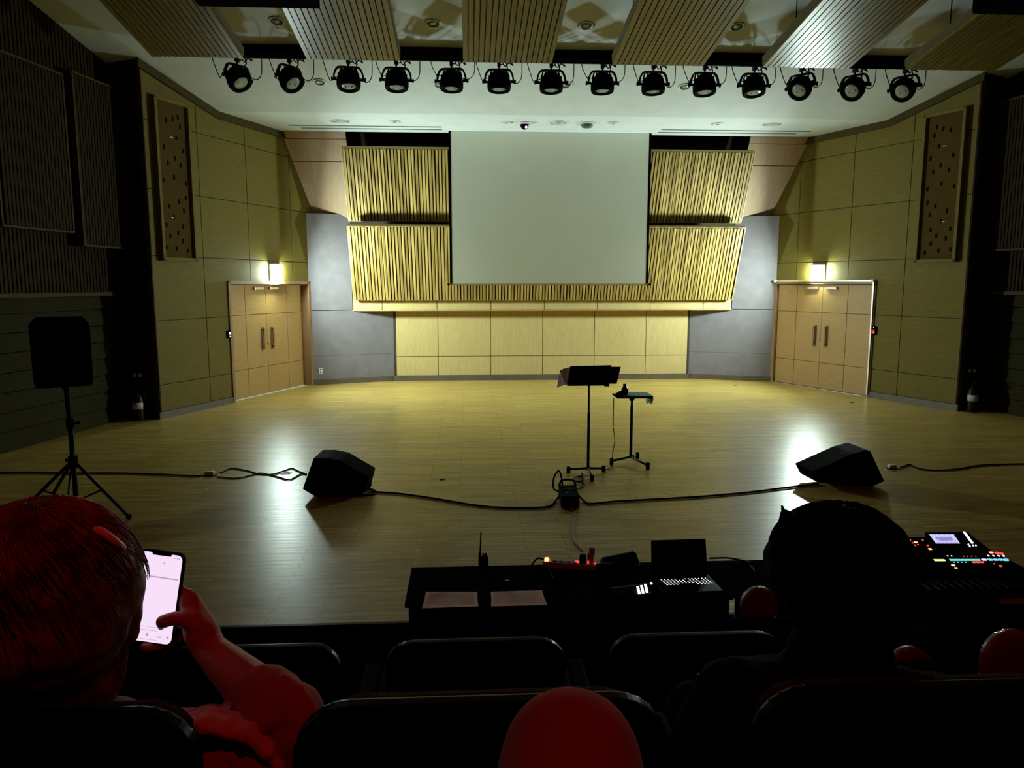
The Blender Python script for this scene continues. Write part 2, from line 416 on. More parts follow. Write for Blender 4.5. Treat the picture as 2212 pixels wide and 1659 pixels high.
# grey angled walls with raised fabric boards
for s in (-1, 1):
    A = V((5.36 * s, 17.16, 0)); B = V((3.50 * s, 17.88, 0)); t = (B - A).normalized(); Lg = (B - A).length
    n = V((-t.y, t.x, 0)); n = n if n.y < 0 else -n
    mx = Matrix(((t.x, n.x, 0, A.x), (t.y, n.y, 0, A.y), (0, 0, 1, 0), (0, 0, 0, 1)))
    g = MB(['grey', 'groove', 'trimwood'])
    g.box((-.5, -.28, 0), (Lg, -.2, 1.7), 1, mx); g.box((-.5, -.28, 1.7), (1.1, -.2, 5.0), 2, mx)
    g.box((.03, -.2, .12), (Lg - .01, 0, .655), 0, mx); g.box((.03, -.2, .66), (Lg - .01, 0, 1.685), 0, mx)
    g.box((-.02, -.2, 1.70), (.98, .0, 3.84), 0, mx)
    struct(g, 'wall_back_left' if s < 0 else 'wall_back_right')
    b3 = MB('base'); b3.box((.03, -.2, 0), (Lg, .015, .12), 0, mx); struct(b3, 'baseboard_back_left' if s < 0 else 'baseboard_back_right')

# pillars (returns) and side walls
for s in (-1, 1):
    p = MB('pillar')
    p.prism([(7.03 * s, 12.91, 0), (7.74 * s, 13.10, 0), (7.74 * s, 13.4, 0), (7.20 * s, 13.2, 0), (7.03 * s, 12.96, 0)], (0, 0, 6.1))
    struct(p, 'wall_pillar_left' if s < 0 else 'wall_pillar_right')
    P0 = V((7.70 * s, 13.3, 0)); P1 = V((10.9 * s, -4, 0)); t = (P1 - P0).normalized(); n = V((t.y, -t.x, 0)); n = n if n.x * s < 0 else -n
    mx = Matrix(((t.x, n.x, 0, P0.x), (t.y, n.y, 0, P0.y), (0, 0, 1, 0), (0, 0, 0, 1))); L = (P1 - P0).length
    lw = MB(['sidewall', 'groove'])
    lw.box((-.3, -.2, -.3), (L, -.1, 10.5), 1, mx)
    k = 0; z = 0.0
    while z < 2.0:
        z1 = min(z + .27, 2.1)
        T = mx
        lw.prism([mx @ V(q) for q in ((0, -.11, z), (0, .025 if k else .04, z + .004), (0, -.005, z1 - .012), (0, -.11, z1 - .012))], t * .72, 0)
        lw.prism([mx @ V(q) for q in ((.72, -.11, z), (.72, .085 if k else .10, z + .004), (.72, .05, z1 - .012), (.72, -.11, z1 - .012))], t * (L - .72), 0)
        z = z1; k += 1
    struct(lw, 'wall_side_left' if s < 0 else 'wall_side_right')
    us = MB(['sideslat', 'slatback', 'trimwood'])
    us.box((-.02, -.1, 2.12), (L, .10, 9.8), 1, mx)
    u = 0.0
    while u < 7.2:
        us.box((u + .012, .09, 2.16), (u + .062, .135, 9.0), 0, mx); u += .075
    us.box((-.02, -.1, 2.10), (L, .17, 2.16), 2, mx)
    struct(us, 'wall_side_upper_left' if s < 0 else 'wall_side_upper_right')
    side = 'left' if s < 0 else 'right'
    for (u0, u1, z0, z1, wh) in ((.02, 1.30, 2.88, 5.40, 'nearest the dark pillar'), (1.52, 2.85, 3.06, 5.30, 'further from the pillar')):
        hp = empty('wall_acoustic_panel', mx=mx @ Matrix.Translation((0, .30, 0)), label='dark slatted acoustic panel hung on the %s side wall, %s' % (side, wh), cat='acoustic panel', group='hung panels on the side walls')
        bk = MB(['slatback', 'sideslat']); bk.box((u0, -.05, z0), (u1, 0, z1), 0)
        u = u0 + .03
        while u < u1 - .05: bk.box((u, -.005, z0 + .02), (u + .048, .03, z1 - .02), 1); u += .066
        bk.build('slat_board', hp)
        fr = MB('trimwood')
        for a, b in (((u0 - .01, -.05, z0 - .02), (u1 + .01, .035, z0 + .01)), ((u0 - .01, -.05, z1 - .01), (u1 + .01, .035, z1 + .02)), ((u0 - .02, -.05, z0 - .02), (u0 + .01, .035, z1 + .02)), ((u1 - .01, -.05, z0 - .02), (u1 + .02, .035, z1 + .02))): fr.box(a, b)
        fr.build('panel_frame', hp)
        br = MB('blackmetal')
        for uu in (u0 + .2, u1 - .2):
            for zz in (z0 + .3, z1 - .3): br.cyl((uu, -.05, zz), (uu, -.21, zz), .015, seg=8)
        br.build('wall_bracket', hp)

# ---------------------------------------------------------------- wall lamps
def wall_lamp(mx, s):
    side = 'left' if s < 0 else 'right'
    o = empty('wall_lamp', mx=mx @ Matrix.Translation((1.22, 0, 2.34)), label='glowing white box lamp on the wall above the %s double door' % side, cat='lamp', group='door lamps')
    b = MB('lampcap'); b.box((-.17, .0, 0), (.17, .035, .36)); b.box((-.175, 0, .345), (.175, .115, .365)); b.build('housing', o)
    d = MB('lamp'); d.box((-.16, .035, .01), (.16, .105, .345), bev=.012); d.build('diffuser', o)
    for i, (du, dz, pw) in enumerate(((0, .25, 1.0),)):
        ld = bpy.data.lights.new('lamp_extra_flood', 'AREA'); ld.energy = LAMP_SPOT / 20; ld.color = LAMP_COL; ld.shape = 'RECTANGLE'; ld.size = .32; ld.size_y = .33; ld.spread = R(150)
        lo = bpy.data.objects.new('lamp_extra_flood', ld); C.objects.link(lo); lo.parent = o
        # unseen area light added to boost the diffuser, turned across the stage
        dr = V((-.40, .917, -.06)).normalized()
        lo.matrix_local = Matrix.Translation((0, .125, .18)) @ dr.to_track_quat('-Z', 'Y').to_matrix().to_4x4()
    return o
wall_lamp(MXL, -1); wall_lamp(MXR, 1)

# red signal lamp on the rear wall behind the seats
rl = empty('signal_lamp', (-1.5, -.45, 4.7), label='small round red signal lamp hung above the rear seats', cat='lamp')
b = MB('redlamp'); b.sph((0, 0, 0), .07); b.build('bulb', rl)
b = MB('blackmetal'); b.cyl((0, 0, .06), (0, 0, ceil_z(-.45) - 4.7), .012); b.cyl((0, 0, .05), (0, 0, .1), .05); b.build('hanger', rl)
ld = bpy.data.lights.new('red_light', 'POINT'); ld.energy = RED_W; ld.color = (1, .012, .01); ld.shadow_soft_size = .08
lo = bpy.data.objects.new('red_light', ld); C.objects.link(lo); lo.parent = rl; lo.location = (0, .1, -.1)

# ---------------------------------------------------------------- slatted reflectors behind the screen
def reflector(zb, yb, zt, yt, hw, label):
    o = empty('slatted_reflector', (0, yb, zb), label=label, cat='acoustic panel', group='slatted reflectors behind the screen')
    d = V((0, yt - yb, zt - zb)); L = d.length; up = d.normalized(); n = V((0, -up.z, up.y))
    if n.y > 0: n = -n
    mx = Matrix(((1, n.x, up.x, 0), (0, n.y, up.y, 0), (0, n.z, up.z, 0), (0, 0, 0, 1)))
    bk = MB('slatback'); bk.box((-hw, -.10, 0), (hw, 0, L), 0, mx); bk.build('backing_board', o)
    sl = MB('slat'); pitch = .0715; n_ = int(2 * hw / pitch)
    rnd = random.Random(int(zb * 100))
    for i in range(n_):
        x = -hw + .012 + i * pitch; z = .012
        hgt = .040 + rnd.random() * .014; wd = .042 + rnd.random() * .012
        sl.box((x, -.004, z), (x + wd, hgt, L - .012), 0, mx)
    sl.build('slats', o)
    fr = MB('slattrim')
    fr.box((-hw - .012, -.10, L - .012), (hw + .012, .03, L + .004), 0, mx); fr.box((-hw - .012, -.10, -.004), (hw + .012, .03, .012), 0, mx)
    fr.box((-hw - .012, -.10, 0), (-hw + .004, .03, L), 0, mx); fr.box((hw - .004, -.10, 0), (hw + .012, .03, L), 0, mx)
    fr.build('edge_frame', o)
    for x in (-3.6, -1.2, 1.2, 3.6):
        ar = MB('blackmetal'); ar.box((x - .03, -.3, L * .5), (x + .03, -.1, L * .5 + .06), 0, mx); ar.build('bracket', o)
reflector(1.922, 17.38, 3.535, 16.7, 4.385, 'lower of the two long leaning slatted wood reflectors behind the screen')
reflector(3.665, 17.05, 5.11, 16.35, 4.40, 'upper of the two long leaning slatted wood reflectors, just below the ceiling edge')

# ---------------------------------------------------------------- projection screen
o = empty('projection_screen', (0, 16.14, 2.27), label='large pale grey projection screen lowered from the ceiling over the slatted reflectors', cat='projection screen')
YS = 16.14
x0 = on_y(972, 600, YS).x; x1 = on_y(1400, 600, YS).x; zb = on_y(1185, 615, YS).z
b = MB('screen'); b.box((x0 + .03, -.004, zb - 2.27 + .02), (x1 - .03, .004, ZC - 2.27 + .05)); b.build('screen_fabric', o)
for xx in (x0, x1 - .05):
    b = MB('black'); b.box((xx, -.005, zb - 2.27 + .02), (xx + .05, .005, ZC - 2.27 + .05)); b.build('black_border', o)
b = MB('slattrim'); b.box((x0 - .02, -.015, zb - 2.27 - .012), (x1 + .02, .015, zb - 2.27 + .022), bev=.004); b.build('bottom_bar', o)
for x in (x0 - .03, x1 + .03):
    b = MB('black'); b.box((x - .025, -.02, zb - 2.27 - .016), (x + .025, .02, zb - 2.27 + .026), bev=.004); b.build('bar_end_cap', o)

# ceiling slots either side of the screen
for s, nm in ((-1, 'left'), (1, 'right')):
    o = empty('ceiling_slot', (s * 3.75, 15.9, ZC), label='pair of long dark slots in the ceiling %s of the screen' % nm, cat='air slot', group='ceiling slots')
    for y, a, bb_ in ((-.14, -1.6, 1.45), (.12, -1.4, 1.45)):
        m = MB('slot'); m.box((-1.55 if s > 0 else a, y - .035, -.006), (1.45 if s < 0 else -a, y + .035, .02)); m.build('slot', o)

# ceiling discs
def ceil_disc(px, py, r, name, label, cat, kind='down', group=None, flat=True):
    if flat: p = on_z(px, py, ZC); nrm = V((0, 0, -1))
    else:
        d = ray(px, py); P0 = V((0, YK, ZC)); Nn = V((0, SL, 1)); tt = (P0 - EYE).dot(Nn) / d.dot(Nn); p = EYE + d * tt; nrm = V((0, -SL, -1)).normalized()
    q = nrm.to_track_quat('Z', 'Y').to_matrix().to_4x4()
    o = empty(name, mx=Matrix.Translation(p) @ q, label=label, cat=cat, group=group)
    if kind == 'down':
        b = MB('metalwhite'); b.lathe([(r, -.002), (r, .014), (r * .80, .016), (r * .76, .004), (r * .7, -.002)]); b.build('trim_ring', o)
        b = MB('ventdark'); b.lathe([(r * .78, .0005), (r * .78, .004), (r * .3, .006), (.001, .006)]); b.build('bulb_well', o)
        b = MB('lens'); b.sph((0, 0, .0), r * .45, sc=(1, 1, .35)); b.build('bulb', o)
    elif kind == 'grille':
        b = MB('metalwhite'); b.lathe([(r, -.002), (r, .014), (r * .85, .016), (r * .82, .004)]); b.build('trim_ring', o)
        b = MB(['ventdark', 'metalwhite'])
        b.lathe([(r * .84, .002), (r * .84, .006), (.001, .006)])
        for k in range(1, 4): b.lathe([(r * .2 * k, .006), (r * .2 * k, .018), (r * .2 * k + .015, .018), (r * .2 * k + .015, .006)], m=1)
        b.build('grille', o)
    elif kind == 'drum':
        b = MB('metalwhite'); b.lathe([(r, -.002), (r, .014), (r * .6, .02)]); b.build('mounting_ring', o)
        b = MB('ventdark'); b.lathe([(r * .58, .01), (r * .55, .06), (r * .45, .075), (.001, .075)]); b.build('drum', o)
    elif kind == 'cam':
        b = MB('metalwhite'); b.lathe([(r, -.002), (r, .02), (r * .7, .035)]); b.build('mounting_ring', o)
        b = MB('black'); b.sph((0, 0, .05), r * .55); b.build('dome', o)
        lp_ = q.inverted().to_3x3() @ V((.028, -.062, -.045)) + V((0, 0, .05)); b = MB('led_pink'); b.sph(lp_, .026); b.build('status_light', o)
    elif kind == 'ring':
        b = MB('metalwhite'); b.lathe([(r, -.002), (r, .012), (r * .5, .014), (.001, .014)]); b.build('cover', o)
        b = MB('lens'); b.sph((0, 0, .012), r * .3, sc=(1, 1, .5)); b.build('centre', o)
    return o
gl = 'recessed discs in the ceiling over the stage'
ceil_disc(735, 262, .19, 'ceiling_speaker', 'large round ceiling grille above the left end of the upper reflector', 'ceiling speaker', 'grille', gl)
ceil_disc(852, 262, .12, 'ceiling_downlight', 'small ceiling disc beside the large left grille, above the left ceiling slot', 'downlight', 'ring', gl)
ceil_disc(1093, 264, .12, 'ceiling_downlight', 'small pale ceiling disc just left of the pink-lit camera dome', 'downlight', 'ring', gl)
ceil_disc(1133, 265, .15, 'ceiling_camera', 'small dome camera with a pink light in the ceiling above the screen', 'camera', 'cam', gl)
ceil_disc(1206, 265, .20, 'ceiling_speaker', 'large round ceiling grille above the middle of the screen', 'ceiling speaker', 'grille', gl)
ceil_disc(1268, 267, .20, 'ceiling_sensor', 'round ceiling unit with a dark drum hanging out, above the screen', 'sensor', 'drum', gl)
ceil_disc(1325, 265, .12, 'ceiling_downlight', 'small pale ceiling disc just right of the dark drum unit', 'downlight', 'ring', gl)
ceil_disc(1550, 267, .12, 'ceiling_downlight', 'small ceiling disc beside the large right grille, above the right ceiling slot', 'downlight', 'ring', gl)
ceil_disc(1667, 269, .19, 'ceiling_speaker', 'large round ceiling grille above the right end of the upper reflector', 'ceiling speaker', 'grille', gl)
g2 = 'round downlights in the sloping ceiling'
for px, py, lab in ((690, 177, 'round downlight in the sloping ceiling behind the second and third spotlights from the left'), (950, 183, 'round downlight in the sloping ceiling hidden partly by the fifth spotlight from the left'), (1222, 183, 'round downlight in the sloping ceiling just right of the seventh spotlight from the left'), (1480, 187, 'round downlight in the sloping ceiling between the ninth and tenth spotlights from the left'),
                    (597, 45, 'round downlight between the leftmost and second slatted ceiling panels'), (935, 50, 'round downlight between the second and third slatted ceiling panels from left'), (1266, 55, 'round downlight between the third and fourth slatted ceiling panels from left'), (1592, 57, 'round downlight between the fourth and fifth slatted ceiling panels from left')):
    ceil_disc(px, py, .115, 'ceiling_downlight', lab, 'downlight', 'down', g2, False)

# ---------------------------------------------------------------- slatted ceiling panels, beam, spotlights
YT = 11.7; YBM = 12.45
def cloud(pl_, pr_, py_, label, seed):
    a = on_y(pl_, py_, YT); c = on_y(pr_, py_, YT); zz = on_y(1190, 136, YT).z
    wd = c.x - a.x; o = empty('ceiling_panel', (a.x, YT, zz), label=label, cat='ceiling panel', group='slatted panels hung under the ceiling')
    an = math.atan(.148); L = 8.2
    mx = Matrix.Rotation(-an, 4, 'X') @ Matrix.Rotation(math.pi, 4, 'Z') @ Matrix.Diagonal((-1, 1, 1, 1))
    # local: x across, y towards the audience, z up
    bk = MB('cloudside'); bk.box((0, 0, .035), (wd, L, .15), 0, mx); bk.build('panel_body', o)
    sl = MB('cloud'); n_ = 17; pt = wd / n_; rnd = random.Random(seed)
    for i in range(n_): sl.box((i * pt + .006, .004, -.005 - rnd.random() * .008), (i * pt + pt - .010, L - .004, .04), 0, mx)
    sl.build('slats', o)
    hg = MB('blackmetal')
    for yy in (.9, 4.0, 7.0):
        for xx in (.12, wd - .12):
            p = mx @ V((xx, yy, .15)); top = ceil_z(YT + p.y) - zz
            hg.cyl(p, (p.x, p.y, top), .008, seg=8)
    hg.build('hanger_rods', o)
CL = [(328, 527, 127, 'leftmost of the six slatted wood panels hung under the ceiling'), (662, 865, 133, 'second slatted ceiling panel from the left, pale lit slats'), (1000, 1193, 136, 'third slatted ceiling panel from the left, above the screen'),
      (1322, 1520, 138, 'fourth slatted ceiling panel from the left, brown slats right of centre'), (1647, 1835, 140, 'fifth slatted ceiling panel from the left, slats shining brightest white'), (1955, 2150, 145, 'rightmost of the six slatted wood panels, in near darkness')]
for i, (a, c, y, lab) in enumerate(CL): cloud(a, c, y, lab, i)
zbm = on_y(1200, 134, YBM).z
bx0 = on_y(470, 120, YBM).x; bx1 = on_y(2010, 120, YBM).x
o = empty('lighting_beam', ((bx0 + bx1) / 2, YBM, zbm), label='long black lighting beam under the ceiling that carries fourteen spotlights', cat='lighting beam')
b = MB('blackmatte'); h = (bx1 - bx0) / 2; b.box((-h, 0, .06), (h, .14, .225), bev=.008); b.build('beam_box', o)
b = MB('blackmetal'); b.cyl((-h, .07, .02), (h, .07, .02), .024, seg=12)
for k in range(12): x = -h + (k + .5) * 2 * h / 12; b.box((x - .02, .05, .0), (x + .02, .09, .1))
b.build('hanging_pipe', o)
b = MB('blackmetal')
for k in range(7):
    x = -h + (k + .5) * 2 * h / 7; b.cyl((x, .07, .2), (x, .07, ceil_z(YBM + .07) - zbm + .05), .012, seg=8)
b.build('drop_rods', o)

def spotlight(px, k, yaw, tilt, label):
    y = YBM + .07; p = on_y(px, 137 + .006 * (px - 1100), y); z0 = zbm
    o = empty('stage_spotlight', (p.x, y, z0), label=label, cat='spotlight', group='spotlights on the black beam')
    piv = V((0, 0, -.265))
    cl = MB('blackmetal'); cl.box((-.025, -.04, -.055), (.025, .04, .03), bev=.006); cl.cyl((0, 0, -.10), (0, 0, -.05), .013); cl.cyl((.02, 0, -.03), (.06, 0, -.03), .008); cl.build('clamp', o)
    ry = Matrix.Rotation(yaw, 4, 'Z')
    yk = MB('blackmetal')
    arch = [(-.205, 0, -.265), (-.195, 0, -.19), (-.165, 0, -.125), (-.125, 0, -.102), (0, 0, -.10), (.125, 0, -.102), (.165, 0, -.125), (.195, 0, -.19), (.205, 0, -.265)]
    S = spline(arch, 4)
    for a, c in zip(S[:-1], S[1:]):
        d = (c - a); n = V((-d.z, 0, d.x)).normalized() * .012
        yk.prism([ry @ (a - n + V((0, -.022, 0))), ry @ (c - n + V((0, -.022, 0))), ry @ (c + n + V((0, -.022, 0))), ry @ (a + n + V((0, -.022, 0)))], ry.to_3x3() @ V((0, .044, 0)))
    yk.build('yoke', o)
    for s in (-1, 1):
        kn = MB('black'); kn.cyl(ry @ V((s * .165, 0, -.265)), ry @ V((s * .235, 0, -.265)), .020, seg=10); kn.cyl(ry @ V((s * .222, 0, -.265)), ry @ V((s * .240, 0, -.265)), .030, seg=8); kn.build('tilt_knob', o)
    o.scale = (1.12,) * 3
    tm = Matrix.Translation(piv) @ ry @ Matrix.Rotation(tilt, 4, 'X')
    cn = MB('black')
    cn.lathe([(.001, .135), (.085, .132), (.100, .115), (.115, .08), (.155, .03), (.168, -.02), (.168, -.085), (.160, -.120), (.128, -.130), (.112, -.100)], mx=tm, seg=28)
    for k2 in range(8): a = k2 * math.pi / 4; cn.box((-.012, .085, .02), (.012, .15, .09), 0, tm @ Matrix.Rotation(a, 4, 'Z'))
    cn.build('lamp_can', o)
    ln = MB(['lens', 'lensdot']); ln.lathe([(.113, -.098), (.09, -.106), (.05, -.112), (.001, -.114)], mx=tm, seg=24)
    for q in ((-.04, .01), (.045, -.005)): ln.sph(tm @ V((q[0], q[1], -.112)), .014, 1, 8)
    ln.build('lens', o)
    for s in (-1, 1):
        hb = MB('black'); hb.tube([tm @ V((s * .06, .05, .13)), tm @ V((s * .1, .05, .19)), tm @ V((s * .135, .05, .09))], .011, 6); hb.build('carry_handle', o)
    rnd = random.Random(k); sg = 1
    cb = MB('cable')
    e = .28 + rnd.random() * .09; dp = -.19 - rnd.random() * .08
    cb.tube([(-e, .03, .05), (-e + .03, .03, -.07), (-e + .10, .02, dp), (-.21, 0, dp + .02), (-.12, .03, -.20)], .0065, 6)
    cb.build('power_cable', o)
    cb = MB('cable'); cb.tube([(.09, .02, .03), (.12, .02, -.06), (.10, 0, -.12), (.13, .01, -.2)], .009, 6); cb.tube([(.03, .04, .04), (.09, .05, -.04), (.14, .03, .0), (.2, .03, -.03), (.15, .05, .05)], .008, 6)
    cb.tube([(.14, .03, -.22), (.24, .03, dp - .03), (.32, .03, dp + .05), (.33, .03, .04)], .0065, 6)
    cb.build('safety_cable', o)
SP = [(512, .95, .66), (625, .9, .70), (752, .12, .25), (856, .10, .18), (975, -.12, .12), (1078, -.08, .10), (1191, 0, .10), (1302, 0, .10), (1412, 0, .08), (1523, 0, .16), (1630, -.04, .20), (1733, -.85, .78), (1848, -.9, .86), (1957, -.9, .9)]
ORD = ['first', 'second', 'third', 'fourth', 'fifth', 'sixth', 'seventh', 'eighth', 'ninth', 'tenth', 'eleventh', 'twelfth', 'thirteenth', 'fourteenth']
for k, (px, yw, tl) in enumerate(SP):
    how = 'turned inward to the right' if yw > .5 else ('turned inward to the left' if yw < -.5 else 'pointing down')
    spotlight(px, k, yw, -tl, 'black stage spotlight %s, %s from the left on the beam' % (how, ORD[k]))

# dark units hanging at the top edge of the view
pA = on_y(430, 4, 7.2); pB = on_y(692, 20, 7.2)
o = empty('hanging_speaker_cluster', ((pA.x + pB.x) / 2, 7.2, pB.z), label='black box hung from the ceiling at the top left edge', cat='loudspeaker')
b = MB('blackmatte'); hw = (pB.x - pA.x) / 2; b.box((-hw, -.5, .0), (hw, .0, .42), bev=.015); b.build('cabinet', o)
b = MB('blackmetal')
for x in (-hw * .7, hw * .7): b.cyl((x, -.25, .42), (x, -.25, ceil_z(6.95) - pB.z), .015)
b.build('hanging_rods', o)
pA = on_y(2095, 34, 7.2)
o = empty('hanging_speaker_cluster', (pA.x + .55, 7.2, pA.z), label='black box hung from the ceiling in the dark top right corner', cat='loudspeaker')
b = MB('blackmatte'); b.box((-.55, -.5, 0), (.6, .0, .45), bev=.05); b.build('cabinet', o)
b = MB('blackmetal')
for x in (-.35, .35): b.cyl((x, -.25, .4), (x, -.25, ceil_z(6.95) - pA.z), .015)
b.build('hanging_rods', o)

# ---------------------------------------------------------------- wall fittings
for s, mx in ((-1, MXL), (1, MXR)):
    side = 'left' if s < 0 else 'right'
    o = empty('wall_grille_panel', mx=mx @ Matrix.Translation((3.93, 0, 2.68)), label='tall framed brown board with scattered dark slots on the %s door wall' % side, cat='wall panel', group='framed slot boards')
    hw = .41; H = 2.68
    b = MB('panel')
    for a, c in (((-hw, 0, 0), (hw, .10, .06)), ((-hw, 0, H - .06), (hw, .10, H)), ((-hw, 0, 0), (-hw + .06, .10, H)), ((hw - .06, 0, 0), (hw, .10, H))): b.box(a, c, bev=.006)
    b.build('frame', o)
    b = MB(['niche', 'nichehole', 'label']); b.box((-hw + .05, .005, .05), (hw - .05, .04, H - .05))
    HP = [(.16, .94), (.28, .92), (.12, .88), (.22, .80), (.42, .90), (.08, .72), (.50, .72), (.28, .66), (.15, .62), (.44, .62), (.32, .53), (.06, .50), (.56, .50), (.08, .40), (.24, .37), (.46, .33), (.14, .31), (.37, .26), (.18, .20), (.55, .20), (.30, .155), (.48, .13), (.20, .10), (.36, .045), (.10, .035), (.58, .05)]
    for x, z in HP:
        x = -hw + .08 + x * .94 * (.66 / .6) ; z = .1 + z * (H - .2)
        if x < hw - .08: b.box((x - .022, .038, z - .04), (x + .022, .044, z + .04), 1, bev=.004)
    b.box((-.02, .04, H * .77), (.04, .046, H * .77 + .015), 2); b.box((.06, .04, H * .27), (.12, .046, H * .27 + .012), 2)
    b.build('slotted_board', o)
# keypads beside the doors
o = empty('door_keypad', mx=MXL @ Matrix.Translation((2.72, 0, 1.33)), label='small lit keypad on the wall beside the left double door', cat='keypad', group='door keypads')
b = MB('black'); b.box((-.05, 0, -.075), (.05, .035, .075), bev=.008); b.build('case', o)
b = MB('led_white'); b.box((-.03, .034, .0), (.01, .038, .045)); b.build('display', o)
b = MB('led_green'); b.box((-.03, .034, -.045), (.0, .038, -.02)); b.build('status_light', o)
o = empty('door_keypad', mx=MXR @ Matrix.Translation((2.70, 0, 1.36)), label='small red-lit keypad on the wall beside the right double door', cat='keypad', group='door keypads')
b = MB('black'); b.box((-.055, 0, -.09), (.055, .035, .09), bev=.012); b.build('case', o)
b = MB('led_red')
for i in range(3):
    for j in range(3): b.box((-.035 + i * .022, .034, -.055 + j * .028), (-.022 + i * .022, .038, -.04 + j * .028))
b.build('keys', o)
b = MB('led_white'); b.sph((.0, .036, .065), .007); b.build('status_light', o)
# outlet on the left grey wall
A = V((-5.36, 17.16, 0)); B = V((-3.50, 17.88, 0)); t = (B - A).normalized(); n = V((t.y, -t.x, 0))
mxg = Matrix(((t.x, n.x, 0, A.x), (t.y, n.y, 0, A.y), (0, 0, 1, 0), (0, 0, 0, 1)))
o = empty('wall_outlet', mx=mxg @ Matrix.Translation((.21, .0, .32)), label='white power outlet low on the left grey wall', cat='outlet')
b = MB('white'); b.box((-.04, 0, -.065), (.04, .012, .065), bev=.004); b.build('plate', o)
b = MB('ventdark')
for z in (-.03, .03): b.cyl((0, .010, z), (0, .015, z), .02, seg=12)
b.build('sockets', o)
# pillar fittings
for s in (-1, 1):
    side = 'left' if s < 0 else 'right'
    c = on_z(298, 905, 0) if s < 0 else on_z(2100, 890, 0)
    yv = 12.985
    p = on_y(298 if s < 0 else 2098, 806 if s < 0 else 797, yv)
    o = empty('switch_plate', (p.x, yv, p.z), label='switch plate with white sockets on the %s dark pillar' % side, cat='outlet', group='pillar plates')
    b = MB('black'); b.box((-.09, -.02, -.08), (.09, .01, .08), bev=.005); b.build('plate', o)
    for x in (-.045, .045):
        b = MB('label'); b.box((x - .028, -.028, -.06), (x + .028, -.018, .0), bev=.004); b.build('socket', o)
    p = on_y(301 if s < 0 else 2098, 875 if s < 0 else 850, yv - .08)
    o = empty('fire_extinguisher', (p.x, yv - .13, 0), label='dark fire extinguisher with a pale label at the foot of the %s pillar' % side, cat='fire extinguisher', group='extinguishers by the pillars')
    b = MB('redext'); b.lathe([(.001, .0), (.085, .0), (.09, .02), (.09, .38), (.075, .43), (.03, .46), (.03, .49), (.001, .49)]); b.build('cylinder', o)
    b = MB('label'); b.lathe([(.0905, .20), (.0915, .20), (.0915, .31), (.0905, .31)]); b.build('label', o)
    b = MB('blackmetal'); b.box((-.02, -.02, .48), (.02, .02, .53)); b.box((-.015, -.11, .53), (.015, .02, .545)); b.box((-.015, -.10, .56), (.015, .02, .572)); b.build('valve', o)
    b = MB('cable'); b.tube([(.02, 0, .5), (.09, 0, .5), (.125, 0, .40), (.115, 0, .2), (.105, 0, .12)], .012, 8); b.build('hose', o)

# ---------------------------------------------------------------- loudspeaker on stand (left)
Y0 = 7.45; pb = on_y(165, 1085, Y0); bx = pb.x
topz = on_y(160, 828, Y0).z
o = empty('speaker_stand', (bx, Y0, 0), label='black tripod stand under the loudspeaker at far left', cat='speaker stand')
b = MB('blackmetal'); b.cyl((0, 0, .12), (0, 0, .85), .024); b.build('lower_pole', o)
b = MB('blackmetal'); b.cyl((0, 0, .7), (-.02, 0, topz + .08), .018); b.build('upper_pole', o)
zc = on_y(165, 915, Y0).z; zj = on_y(168, 1000, Y0).z
b = MB('black'); b.cyl((0, 0, zc - .05), (0, 0, zc + .05), .035); b.cyl((.0, 0, zc), (.075, 0, zc + .01), .012); b.sph((.08, 0, zc + .01), .02); b.build('clamp_collar', o)
b = MB('black'); b.cyl((0, 0, zj - .05), (0, 0, zj + .07), .042)
b.cyl((0, 0, zj + .02), (-.07, 0, zj + .03), .014); b.build('leg_hub', o)
for a in (R(-12), R(255), R(190)):
    d = V((math.cos(a), math.sin(a), 0)); b = MB('blackmetal')
    b.cyl(d * .03 + V((0, 0, zj)), d * .56 + V((0, 0, .03)), .016, seg=10); b.cyl(d * .30 + V((0, 0, zj * .5 + .02)), V((0, 0, .16)), .009, seg=8)
    lg = b.build('leg', o)
    b = MB('black'); b.sph(d * .56 + V((0, 0, .028)), .028); b.build('rubber_foot', lg)
p0 = on_y(116, 690, Y0); 
zt = on_y(160, 686, Y0 - .1).z
o = empty('loudspeaker', (bx - .02, Y0, topz), label='black loudspeaker on the tripod stand at far left', cat='loudspeaker')
HH = zt - topz; w2 = .245
b = MB('black')
prof = [(-w2 + .02, -.02), (-w2, .03), (-w2 - .005, HH - .06), (-w2 + .05, HH), (w2 - .05, HH), (w2 + .005, HH - .06), (w2, .03), (w2 - .02, -.02)]
b.prism([(x, -.16, z) for x, z in prof], (0, .34, 0), bev=.012); b.build('cabinet', o)
b = MB('blackmatte'); b.prism([(x * .9, -.175, .04 + z * .9) for x, z in prof], (0, .02, 0)); b.build('rear_panel', o)
b = MB('blackmetal'); b.cyl((0, 0, -.05), (0, 0, .0), .03); b.build('pole_cup', o)
o.rotation_euler = (0, 0, R(26))
b = MB('cable'); b.tube([on_y(149, 815, Y0 - .03), on_y(148, 850, Y0 - .03), on_y(152, 905, Y0 - .03), on_y(158, 950, Y0 - .03), on_y(156, 990, Y0 - .03), on_y(150, 1040, Y0), on_z(146, 1085, .02)], .008)
tag(b.build('speaker_cable'), 'black cable hanging down beside the speaker stand pole at far left', 'cable')

